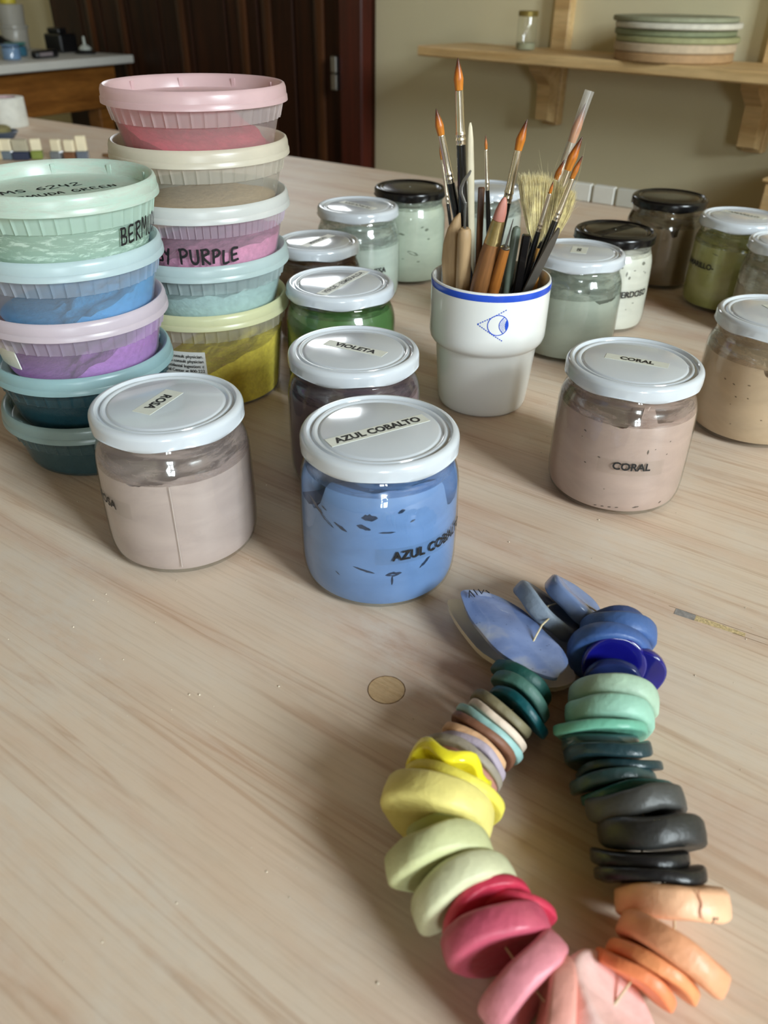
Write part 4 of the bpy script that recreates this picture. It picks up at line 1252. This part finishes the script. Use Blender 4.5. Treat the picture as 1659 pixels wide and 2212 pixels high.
# splayed hog-bristle brush
hk = thing('bristle_brush', 'wide pale hog-bristle brush with short honey wood handle', 'brush', (0.1085, 0.5900, 0.1150), 0, TOOL_GROUP)
M_HOG = plain('hog_bristle', (240, 224, 180), 0.55, var=0.22, vscale=300)
rb_ = random.Random(8)
def strand(mb, p0, p1, w, bow):
    d = (p1 - p0)
    side = Vector((1, 0, 0)).cross(d).normalized() if abs(d.normalized().x) < .95 else Vector((0, 1, 0))
    sd2 = d.cross(side).normalized()
    pts = [p0.lerp(p1, s) + bow * (4 * s * (1 - s)) for s in (0, 0.35, 0.7, 1.0)]
    vs, fs = [], []
    for i, p in enumerate(pts):
        ww = w * (1 if i < 3 else 0.35)
        for k in range(3):
            a = 2 * pi * k / 3
            vs.append(p + (side * cos(a) + sd2 * sin(a)) * ww)
    for i in range(3):
        for k in range(3):
            fs.append((i * 3 + k, i * 3 + (k + 1) % 3, i * 3 + 3 + (k + 1) % 3, i * 3 + 3 + k))
    mb.add(vs, fs)
mb = MB()
for i in range(2400):
    s = rb_.random()
    s = s ** 0.9
    lat = -0.0160 + 0.040 * s
    dep = rb_.uniform(-0.0035, 0.0035)
    base = Vector((0.0035 + lat * 0.18, dep * 0.35, 0.000))
    ln = 0.052 - 0.010 * max(0, s - 0.45) * 2 + rb_.gauss(0, 0.0016)
    tip = Vector((lat + rb_.gauss(0, 0.0010), dep * 1.6 + rb_.gauss(0, 0.0006), ln))
    strand(mb, base, tip, 0.00022, Vector((-0.0015 + 0.004 * s + rb_.gauss(0, 0.0006), 0, 0)))
for i in range(60):
    s = rb_.random()
    lat = -0.020 + 0.050 * s
    base = Vector((0.0035 + lat * 0.15, 0, rb_.uniform(0.005, 0.03)))
    tip = Vector((lat + rb_.gauss(0, 0.002), rb_.gauss(0, 0.004), 0.045 + rb_.gauss(0, 0.012)))
    strand(mb, base, tip, 0.00009, Vector((rb_.gauss(0, 0.003), 0, 0)))
o = mb.build('bristles', M_HOG, hk)
o['kind'] = 'stuff'
MB().tube([(0.0030, 0, 0.004), (0.0030, 0, -0.004), (0.0015, 0, -0.03), (-0.001, 0, -0.095)], [0.0032, 0.0034, 0.0038, 0.003], 16).build(
    'handle', wood('honey_handle', (188, 128, 58), (214, 158, 84), (60, 60, 6), 0.35, 0.12), hk)

# ------------------------------------------------------------------ garland of clay colour samples
gar = thing('bead_garland', 'garland of clay colour samples threaded on a string', 'garland', (0.068, 0.20, 0.0))
GO = Vector((0.068, 0.20, 0.0))
# colour, x, y, z(0 = standing on the table), radius, half thickness, azimuth of its face plane, lean, gloss, wobble, dish, label   (mm, degrees)
BE = [
 ((120,133,150), 83.6,305.6,0, 19.6,4.3,-68,47,.45,.05,.85,'grey-blue clay ring with hollow face'),
 ((112,132,172), 99.2,312.8,0, 18.2,4.4,-71,50,.2,.05,.3,'grey-blue clay disc with glossy blue face'),
 ((44,62,104), 115.0,294.5,0, 15.0,3.4,-6,15,.4,.06,0,'dark blue clay bead'),
 ((64,94,146), 113.3,282.0,0, 18.2,5.6,-12,18,.45,.05,.12,'thick mid-blue clay bead'),
 ((60,90,146), 106.5,270.6,0, 18.9,4.6,-8,4,.42,.04,.1,'round mid-blue clay bead'),
 ((20,20,112), 117.6,262.6,16, 13.4,2.2,-14,-10,.08,.05,0,'glossy cobalt blue disc behind the other'),
 ((18,18,110), 107.2,263.2,20, 14.6,2.3,-4,-12,.08,.04,.05,'glossy cobalt blue disc'),
 ((30,42,88), 105.0,256.0,16, 13.4,2.2,-8,5,.2,.06,0,'navy speckled clay bead'),
 ((160,186,164), 102.5,243.4,0, 19.3,5.0,-11,25,.5,.04,.45,'thick pale mint clay bead'),
 ((144,188,168), 97.7,231.9,0, 18.6,5.1,-7,22,.5,.04,.2,'thick mint green clay bead'),
 ((106,170,146), 92.2,223.6,0, 19.5,2.2,-2,28,.38,.04,0,'thin bright mint clay disc'),
 ((52,82,84), 91.1,218.6,0, 16.4,3.0,0,28,.18,.06,0,'glossy dark teal clay bead'),
 ((34,58,64), 93.2,212.4,0, 18.5,2.7,6,30,.3,.06,0,'dark slate clay disc'),
 ((26,52,58), 96.8,207.6,0, 17.5,1.8,8,30,.3,.05,0,'thin dark teal clay disc'),
 ((46,70,72), 92.5,202.2,0, 17.3,2.6,9,30,.3,.06,0,'dark grey-teal clay disc'),
 ((14,80,82), 96.9,196.6,0, 17.9,2.0,9,30,.3,.04,0,'thin deep teal clay disc'),
 ((68,68,66), 97.7,188.4,0, 19.1,4.6,5,28,.45,.08,0,'lumpy dark grey clay bead'),
 ((44,44,43), 100.0,176.6,0, 19.1,5.5,0,30,.4,.05,0,'thick charcoal clay bead'),
 ((30,30,32), 94.0,167.2,0, 17.5,2.5,-1,33,.3,.04,0,'thin black clay disc'),
 ((28,28,30), 96.3,160.8,0, 19.4,2.2,0,33,.3,.04,0,'larger thin black clay disc'),
 ((236,184,146), 101.0,151.2,0, 18.8,5.2,-2,33,.4,.03,.1,'thick peach clay bead'),
 ((226,160,120), 96.4,134.6,0, 18.0,4.5,-35,28,.4,.04,.2,'thick light orange clay bead'),
 ((228,148,98), 89.6,130.4,0, 15.2,2.5,-35,28,.4,.04,.1,'orange clay disc'),
 ((228,132,86), 83.2,128.2,0, 13.9,2.1,-38,28,.4,.04,0,'thin deep orange clay disc'),
 ((240,200,194), 71.6,116.0,0, 18.8,4.8,-70,48,.45,.05,.3,'pale pink clay bead with thick rim'),
 ((222,156,144), 53.6,113.6,0, 17.6,4.2,74,0,.45,.05,.1,'salmon pink clay bead'),
 ((218,138,150), 46.8,123.6,0, 17.7,5.0,40,4,.4,.04,.15,'rose pink clay bead'),
 ((192,86,108), 38.8,137.0,0, 18.4,5.2,16,6,.35,.05,.15,'thick raspberry clay bead'),
 ((202,60,86), 44.6,144.6,17, 14.8,1.7,4,0,.4,.06,0,'thin red clay disc'),
 ((198,56,82), 36.4,146.6,0, 17.2,1.9,25,0,.4,.05,0,'thin crimson clay disc'),
 ((204,204,168), 29.1,152.6,0, 18.8,5.6,20,7,.5,.04,.12,'pale celery green clay bead'),
 ((196,198,150), 21.5,163.6,0, 19.6,5.8,10,8,.5,.05,.12,'thick celery green clay bead'),
 ((166,172,112), 22.6,173.8,21, 13.2,3.2,7,8,.5,.05,.1,'small moss green clay bead'),
 ((224,210,126), 21.0,182.8,0, 21.4,6.2,-18,8,.5,.04,.1,'large pale yellow clay bead'),
 ((232,218,94), 27.8,190.6,0, 20.2,2.2,-24,10,.4,.05,0,'thin yellow clay disc'),
 ((250,232,52), 26.0,198.4,23, 17.2,2.8,-18,8,.12,.12,0,'bright glossy wavy yellow disc'),
 ((182,128,112), 32.4,205.0,0, 15.4,2.3,-33,14,.55,.05,0,'dusty pink clay disc'),
 ((150,140,126), 33.4,208.4,0, 17.8,1.8,-33,16,.55,.05,0,'warm grey clay disc'),
 ((170,156,168), 37.8,213.0,0, 15.6,1.7,-38,16,.55,.05,0,'lilac grey clay disc'),
 ((212,168,128), 38.2,217.4,0, 15.4,1.8,-40,16,.55,.05,0,'peach clay disc'),
 ((124,84,64), 41.8,220.2,0, 16.4,1.7,-43,16,.55,.05,0,'brown clay disc'),
 ((146,184,180), 44.8,223.6,0, 17.0,1.8,-44,18,.5,.05,0,'pale aqua clay disc'),
 ((212,192,174), 48.4,228.6,0, 15.6,1.8,-43,20,.55,.05,0,'cream clay disc'),
 ((116,108,82), 51.6,235.2,0, 15.5,2.1,-40,24,.55,.05,0,'olive brown clay disc'),
 ((10,74,80), 60.4,239.2,0, 15.2,2.2,-45,26,.4,.05,0,'thin petrol teal clay disc'),
 ((62,100,90), 62.4,248.0,0, 15.1,2.7,-45,26,.5,.05,0,'grey green clay disc'),
 ((20,70,64), 63.8,255.8,0, 15.1,3.3,-44,26,.5,.05,0,'dark bottle green clay disc'),
]
cordpts = []
for n_, (c, x, y, zc, R, ht, az, lean, gl, wob, dish, lb) in enumerate(BE):
    R, ht = R / 1000, ht / 1000
    zc = zc / 1000
    m = plain('bead_%d_%d_%d' % c, c, max(0.12, gl), var=0.10, vscale=90, bump=0.6 if gl > 0.2 else 0.1, bscale=190, coat=0.6 if gl < 0.2 else 0.0, spec=0.4)
    cr_ = min(ht * 0.56, R * 0.3)
    prof = []
    dd = dish * ht
    for fr in (0.02, 0.3, 0.55, 0.78):
        prof.append(((R - cr_) * fr, -ht + dd * (1 - fr * fr)))
    for k in range(9):
        a = -pi / 2 + pi * k / 8
        prof.append((R - cr_ + cr_ * cos(a), (ht - cr_) * (1 if a > 0 else -1 if a < 0 else 0) + cr_ * sin(a)))
    for fr in (0.78, 0.55, 0.3, 0.02):
        prof.append(((R - cr_) * fr, ht - dd * (1 - fr * fr)))
    mb = MB().lathe(prof, 40, cap0=True, cap1=True)
    sd = n_ * 7.13
    out = []
    lump = 0.30 if 'lumpy' in lb else 0.0
    wavy = 0.0022 if 'wavy' in lb else 0.0
    for vx, vy, vz in mb.v:
        th = math.atan2(vy, vx)
        rr_ = math.hypot(vx, vy)
        f = 1 + 1.5 * wob * noise.noise((cos(th) * 1.2 + sd, sin(th) * 1.2, sd)) + 0.35 * wob * noise.noise((cos(th) * 4 + sd, sin(th) * 4, sd))
        b_ = (0.0015 + lump * 0.003) * noise.noise((vx * 55 + sd, vy * 55, sd)) + 0.0011 * (rr_ / R) ** 2 * cos(2 * th + sd)
        b_ += wavy * (rr_ / R) * sin(5 * th)
        f2 = 1 + 0.16 * noise.noise((vx * 70, vy * 70 + sd, vz * 70)) + lump * 0.5 * noise.noise((vx * 160, vy * 160 + sd, 0))
        out.append((vx * f, vy * f, vz * f2 + b_))
    mb.v = out
    # local z (bead axis) -> horizontal, perpendicular to azimuth direction
    e = Vector((cos(RAD(az)), sin(RAD(az)), 0))
    axv = Vector((sin(RAD(az)), -cos(RAD(az)), 0))
    axv = (Matrix.Rotation(RAD(lean), 3, e) @ axv).normalized()
    up = axv.cross(e)
    m4 = Matrix((e, up, axv)).transposed().to_4x4()
    if zc == 0:
        zc = -min((m4 @ Vector(p)).z for p in mb.v) + 0.0002
    o = mb.build('bead', m, gar, label=lb)
    o.matrix_local = Matrix.Translation(Vector((x / 1000, y / 1000, zc)) - GO) @ m4
    if lb == 'thick peach clay bead':
        ck = MB()
        pts = [(R * 1.0 * cos(RAD(80 + 1.2 * sin(q_ * 1.3))), R * 1.0 * sin(RAD(80 + 1.2 * sin(q_ * 1.3))), -ht * 0.85 + ht * 1.7 * q_ / 8) for q_ in range(9)]
        ck.tube(pts, 0.00022, 6)
        M_CRACK = plain('crack_shadow', (176, 118, 88), 0.9)
        ck.build('crack', M_CRACK, o)
        mk_ = MB()
        for q_ in (60, 64):
            mk_.tube([(R * 0.90 * cos(RAD(q_)), R * 0.90 * sin(RAD(q_)), ht * 1.01), (R * 0.985 * cos(RAD(q_ + 1)), R * 0.985 * sin(RAD(q_ + 1)), ht * 0.72)], 0.0004, 6)
        mk_.build('pencil_mark', M_INKS, o)
    cordpts.append(Vector((x / 1000, y / 1000, min(zc + R * 0.15, 0.021))) - GO)
M_CORD = plain('natural_cord', (206, 192, 158), 0.8, var=0.15, vscale=900)
cpath = [cordpts[0] + Vector((-0.010, -0.012, 0.004))] + cordpts[:]
hole = Vector((0.0728, 0.2771, 0.0240)) - GO
cpath = [hole + Vector((-0.003, -0.004, -0.004)), hole, hole + Vector((0.003, 0.004, 0.003)), hole + Vector((0.008, 0.012, 0.0))] + cordpts + [Vector((0.069, 0.266, 0.012)) - GO]
MB().tube(cpath, 0.00045, 8).build('cord', M_CORD, gar)

def plate(poly, z0, dome, thick, mat, name, label, rimup=0.0):
    cx = sum(p[0] for p in poly) / len(poly); cy = sum(p[1] for p in poly) / len(poly)
    n = len(poly)
    # resample smoothly
    pts = []
    for i in range(n):
        p0, p1, p2, p3 = (poly[(i + k - 1) % n] for k in range(4))
        for s in (0, 0.33, 0.67):
            pts.append(tuple(0.5 * (2 * p1[a] + (p2[a] - p0[a]) * s + (2 * p0[a] - 5 * p1[a] + 4 * p2[a] - p3[a]) * s * s + (-p0[a] + 3 * p1[a] - 3 * p2[a] + p3[a]) * s ** 3) for a in (0, 1)))
    n = len(pts)
    rings = [0.05, 0.35, 0.65, 0.88, 1.0]
    vs, fs = [], []
    def zz(fr, x, y):
        return z0 + dome * (1 - fr * fr) + rimup * fr ** 3 + 0.0010 * noise.noise((x * 70, y * 70, z0 * 900))
    lay = []
    for side in (1, 0):
        for fr in (rings if side else rings[::-1]):
            lay.append((fr if fr < 1 else (1.0 if side else 0.985), side))
    for fr, side in lay:
        for x, y in pts:
            X, Y = (cx + (x - cx) * fr) / 1000, (cy + (y - cy) * fr) / 1000
            vs.append((X - GO.x, Y - GO.y, zz(fr, X, Y) - (0 if side else thick) - (0.0004 if fr == 1.0 and side else 0)))
    for i in range(len(lay) - 1):
        for k in range(n):
            k2 = (k + 1) % n
            fs.append((i * n + k, (i + 1) * n + k, (i + 1) * n + k2, i * n + k2))
    fs.append(tuple(range(n)))
    b_ = (len(lay) - 1) * n
    fs.append(tuple(b_ + k for k in range(n - 1, -1, -1)))
    return MB().add(vs, fs).build(name, mat, gar, label=label)

def leaf_glaze():
    m, nt, out = new_mat('blue_leaf_glaze')
    b = nt.nodes.new('ShaderNodeBsdfPrincipled')
    mp = coords(nt, 1.0)
    n1 = noise_tex(nt, mp, 32, 4, 0.55, 0.6)
    r1 = ramp(nt, [(0.36, lin((104, 124, 172))), (0.52, lin((128, 148, 196))), (0.66, lin((172, 178, 196)))])
    nt.links.new(n1.outputs[0], r1.inputs[0])
    n2 = noise_tex(nt, mp, 420, 2)
    r2 = ramp(nt, [(0.27, (0.45, 0.45, 0.5)), (0.33, (1, 1, 1))])
    nt.links.new(n2.outputs[0], r2.inputs[0])
    nt.links.new(mixc(nt, 0.7, r1.outputs[0], r2.outputs[0], 'MULTIPLY'), b.inputs['Base Color'])
    b.inputs['Roughness'].default_value = 0.16
    b.inputs['Coat Weight'].default_value = 0.5
    nt.links.new(b.outputs[0], out.inputs[0])
    return m
LOW = [(34.3, 318.6), (35.4, 308.7), (39.3, 297.5), (46.2, 283.2), (55.2, 273.0), (66.0, 262.8), (76.9, 257.2), (88.4, 260.3), (90.9, 268.3), (84.5, 282.3), (75.7, 298.8), (60.9, 312.8), (44.6, 318.8)]
UPP = [(40.1, 313.5), (40.5, 306.2), (42.5, 296.7), (46.8, 285.6), (52.2, 273.8), (58.8, 265.3), (66.5, 259.5), (77.7, 253.3), (80.8, 256.2), (85.8, 262.8), (84.6, 271.8), (78.8, 282.9), (71.8, 296.2), (64.0, 306.6), (55.2, 312.6), (46.0, 315.4)]
plate(LOW, 0.0038, 0.0, 0.0034, plain('cream_clay_leaf', (228, 216, 194), 0.5, var=0.06, vscale=40), 'sample_leaf', 'cream clay leaf-shaped sample lying under the blue one', rimup=0.0065)
pl = plate(UPP, 0.0205, 0.0022, 0.0028, leaf_glaze(), 'sample_leaf', 'glossy pale blue leaf-shaped sample with pencil marks')
# pencil marks near the tip of the blue leaf
mk = MB()
for a, b in (((43.5, 306.5), (44.2, 312.0)), ((44.2, 312.0), (46.5, 307.0)), ((46.4, 312.8), (48.0, 308.6)), ((48.8, 313.0), (50.2, 309.6)), ((50.2, 309.6), (51.6, 312.6)), ((52.6, 312.2), (54.2, 310.2))):
    p0 = Vector((a[0] / 1000, a[1] / 1000, 0.0221)) - GO
    p1 = Vector((b[0] / 1000, b[1] / 1000, 0.0221)) - GO
    mk.tube([p0, p1], 0.0003, 6)
mk.build('pencil_marks', M_INKS, pl)
hm = MB().lathe([(0.0016, 0.0), (0.0002, 0.0001)], 14).xf(Matrix.Translation(hole + Vector((-0.002, -0.003, -0.0022))))
hm.build('string_hole', plain('hole_shadow', (22, 24, 30), 0.9), pl)

# ------------------------------------------------------------------ far end of the work table
roll = thing('tape_roll', 'white roll of paper tape standing on the far table end', 'tape roll', (-0.862, 1.972, 0.0002))
MB().lathe([(0.026, 0.0), (0.040, 0.0), (0.041, 0.001), (0.041, 0.058), (0.040, 0.059), (0.026, 0.059), (0.026, 0.0)], 48).build('paper', plain('white_paper_roll', (206, 206, 198), 0.7), roll)
MB().lathe([(0.0245, 0.001), (0.0258, 0.001), (0.0258, 0.0592), (0.0245, 0.0592), (0.0245, 0.001)], 48).build('core', plain('printed_core', (176, 146, 150), 0.6, var=0.3, vscale=60), roll)
ds = thing('sponge_dish', 'small slate-blue dish holding an olive sponge beside the tape', 'dish', (-0.815, 1.815, 0.0002))
MB().lathe([(0.001, 0.0), (0.024, 0.0), (0.034, 0.012), (0.033, 0.013), (0.022, 0.003), (0.001, 0.003)], 36).build('bowl', plain('slate_blue_glaze', (70, 82, 100), 0.4), ds)
mb = MB().lathe([(0.001, 0.004), (0.018, 0.005), (0.023, 0.012), (0.020, 0.020), (0.012, 0.024), (0.001, 0.025)], 24)
mb.v = [(x * (1 + .25 * noise.noise((x * 60, y * 60, z * 60))), y * (1 + .25 * noise.noise((x * 60, y * 60, z * 60 + 5))), z) for x, y, z in mb.v]
mb.build('sponge', plain('olive_sponge', (126, 118, 78), 0.9, bump=0.6), ds)
tiles = [(-0.722, 1.580, (186, 170, 134), 'cream'), (-0.706, 1.580, (100, 112, 122), 'slate grey'), (-0.680, 1.578, (44, 52, 74), 'navy'), (-0.655, 1.588, (120, 132, 62), 'moss green'),
         (-0.616, 1.584, (112, 116, 120), 'mid grey'), (-0.590, 1.580, (110, 74, 52), 'brown'), (-0.570, 1.588, (96, 104, 116), 'blue-grey')]
M_BISQ = plain('cream_bisque', (222, 210, 180), 0.6, var=0.05)
for k, (x, y, c, nm) in enumerate(tiles):
    t = thing('test_tile', 'small upright glaze test tile with %s foot' % nm, 'tile', (x, y, 0.0002), RAD(-8 + 7 * (k % 4)), 'glaze test tiles in a row')
    w = 0.0095 if k != 2 else 0.014
    MB().box(-w, w, -0.0055, 0.0055, 0.013, 0.034 if k < 6 else 0.040, 0.002).build('bisque_top', M_BISQ if k != 2 else plain('grey_bisque', (168, 160, 138), 0.6), t, smooth=False)
    MB().box(-w - 0.0008, w + 0.0008, -0.012, 0.0062, 0.0, 0.0145, 0.002).build('glazed_foot', plain('tile_%d' % k, c, 0.2, coat=0.3), t, smooth=False)
t = thing('clay_scrap', 'short brown clay stick lying beside the test tiles', 'clay', (-0.528, 1.60, 0.0002), RAD(-30))
MB().tube([(-0.012, 0, 0.004), (0.0, 0, 0.0045), (0.013, 0, 0.004)], [0.003, 0.004, 0.0028], 10).build('stick', plain('brown_clay', (120, 88, 56), 0.7), t)
# white glazed tiles stood along the far table edge
ea = Vector((cos(TA), sin(TA), 0)); eb_ = Vector((-sin(TA), cos(TA), 0))
for k, (a0, a1, c) in enumerate(((-0.512, -0.470, (212, 212, 206)), (-0.466, -0.432, (206, 206, 200)), (-0.428, -0.392, (182, 182, 174)))):
    o = MB().box(0, a1 - a0, 0, 0.012, 0, 0.026, 0.0015).build('white_tile', plain('white_tile_%d' % k, c, 0.35, var=0.03), None, smooth=False)
    o.location = ea * a0 + eb_ * (B1 - 0.014) + Vector((0, 0, 0.0002))
    o.rotation_euler = (0, 0, TA)
    tag(o, ('bright white tile standing at the far edge nearest the bristle brush', 'white tile between two others along the far table edge', 'greyish white tile behind the black-lidded brown jar')[k], 'tile', 'white tiles along the far table edge')

# ------------------------------------------------------------------ second table at the back left
TB = RAD(60)
e1 = Vector((cos(TB), sin(TB), 0)); e2 = Vector((-sin(TB), cos(TB), 0))
c0 = Vector((-0.945, 3.345, 0))
t2 = thing('back_table', 'white-topped wooden table in front of the dark door', 'table', tuple(c0), TB)
ZT = 0.05
MB().box(-1.02, 0.0, 0.0, 0.70, ZT - 0.026, ZT, 0.003).build('table_top', M_WHITE_TOP, t2, smooth=False)
MB().box(-0.96, -0.06, 0.045, 0.065, ZT - 0.165, ZT - 0.026, 0.002).build('apron', M_APRON, t2, smooth=False)
MB().box(-0.96, -0.06, 0.635, 0.655, ZT - 0.165, ZT - 0.026, 0.002).build('apron', M_APRON, t2, smooth=False)
for a in (-0.08, -0.96):
    MB().box(a, a + 0.02, 0.065, 0.635, ZT - 0.165, ZT - 0.026, 0.002).build('apron', M_APRON, t2, smooth=False)
    for b in (0.066, 0.57):
        MB().box(a + 0.02 if a < -0.5 else a - 0.065, a + 0.085 if a < -0.5 else a, b, b + 0.065, FLOOR_Z, ZT - 0.026, 0.003).build('leg', M_APRON, t2, smooth=False)

def on2(a, b):
    return c0 + e1 * a + e2 * b + Vector((0, 0, ZT + 0.0003))
tw = thing('container_tower', 'translucent white containers with yellow cap on the back table', 'container', tuple(on2(-0.085, 0.53)), 0)
M_TRW = plastic('milky_container', (206, 202, 192), 0.75)
MB().lathe([(0.0008, 0.0000), (0.0441, 0.0000), (0.0456, 0.0032), (0.0502, 0.0680), (0.0486, 0.0704), (0.0008, 0.0704)], 32).build('lower_pot', M_TRW, tw)
MB().lathe([(0.0532, 0.0704), (0.0547, 0.0720), (0.0532, 0.0800), (0.0008, 0.0800)], 32).build('pot_lid', M_TRW, tw)
MB().lathe([(0.0008, 0.0804), (0.0456, 0.0804), (0.0517, 0.1480), (0.0008, 0.1496)], 32).build('upper_pot', M_TRW, tw)
MB().lathe([(0.0008, 0.1500), (0.0289, 0.1500), (0.0304, 0.1760), (0.0228, 0.2080), (0.0008, 0.2096)], 32).build('yellow_cap', plain('yellow_cap', (196, 178, 62), 0.5), tw)
def lump(name, label, cat, pos, sx, sy, sz, mat, rot=0.0, seed=0):
    mb = MB().lathe([(0.05, 0), (0.85, 0.0), (1.0, 0.25), (0.95, 0.7), (0.6, 0.97), (0.05, 1.0)], 28, cap0=True, cap1=True)
    mb.v = [(x * sx * (1 + 0.2 * noise.noise((x * 1.5 + seed, y * 1.5, z))), y * sy * (1 + 0.2 * noise.noise((x * 1.5, y * 1.5 + seed, z))), z * sz) for x, y, z in mb.v]
    t = thing(name, label, cat, tuple(pos), rot)
    mb.build('body', mat, t)
    return t
M_BLK = plain('black_plastic', (16, 15, 16), 0.35)
t = lump('heat_gun', 'black plastic hand tool lying across the back table', 'tool', on2(-0.19, 0.40), 0.050, 0.026, 0.030, M_BLK, TB + RAD(80), 1)
MB().tube([(0.02, 0.0, 0.018), (0.06, 0.01, 0.028), (0.085, 0.015, 0.036)], [0.016, 0.015, 0.018], 14).build('grip', M_BLK, t)
t = thing('black_caddy', 'black open box standing near the corner of the back table', 'box', tuple(on2(-0.065, 0.30)), TB)
MB().box(-0.04, 0.04, -0.045, 0.045, 0.0, 0.06, 0.005).build('box_body', M_BLK, t, smooth=False)
MB().box(-0.02, 0.02, -0.02, 0.045, 0.06, 0.078, 0.004).build('flap', M_BLK, t, smooth=False)
t = thing('glue_bottle', 'little white bottle with thin nozzle on a black base', 'bottle', tuple(on2(-0.075, 0.165)), 0)
MB().lathe([(0.001, 0), (0.036, 0), (0.038, 0.007), (0.001, 0.012)], 28).build('base', M_BLK, t)
MB().lathe([(0.001, 0.0125), (0.022, 0.0125), (0.023, 0.018), (0.014, 0.026), (0.005, 0.030), (0.004, 0.055), (0.001, 0.056)], 24).build('bottle_body', plain('white_bottle', (176, 180, 172), 0.4), t)
t = thing('craft_knife', 'grey-handled black tool lying at the front of the back table', 'tool', tuple(on2(-0.29, 0.125)), TB + RAD(6))
MB().box(-0.055, 0.05, -0.018, 0.018, 0.0, 0.024, 0.007).build('case', M_BLK, t, smooth=False)
MB().box(-0.045, 0.015, -0.0195, -0.0178, 0.007, 0.018).build('label_strip', plain('grey_label', (120, 110, 112), 0.5), t, smooth=False)
cyl_jar_simple('small_tub', 'light blue plastic tub on the back table', tuple(on2(-0.410, 0.150)), 0.030, 0.046, plain('blue_lid', (84, 112, 142), 0.4), plain('blue_tub', (108, 136, 170), 0.5), 0.036)
cyl_jar_simple('small_tub', 'teal plastic tub behind the light blue one', tuple(on2(-0.300, 0.262)), 0.036, 0.042, plain('teal_lid', (40, 112, 108), 0.4), plain('teal_tub', (52, 104, 128), 0.5), 0.03)
t = thing('glass_bottle', 'grey-green glass bottle standing on the back table', 'bottle', tuple(on2(-0.255, 0.52)), 0)
MB().lathe([(0.001, 0), (0.055, 0), (0.058, 0.006), (0.058, 0.17), (0.03, 0.215), (0.022, 0.23), (0.022, 0.27), (0.001, 0.272)], 32).build('bottle_body', plain('grey_green_bottle', (122, 130, 118), 0.25), t)
MB().lathe([(0.0235, 0.245), (0.0245, 0.278), (0.001, 0.280)], 24).build('cap', plain('pale_cap', (180, 184, 176), 0.4), t)
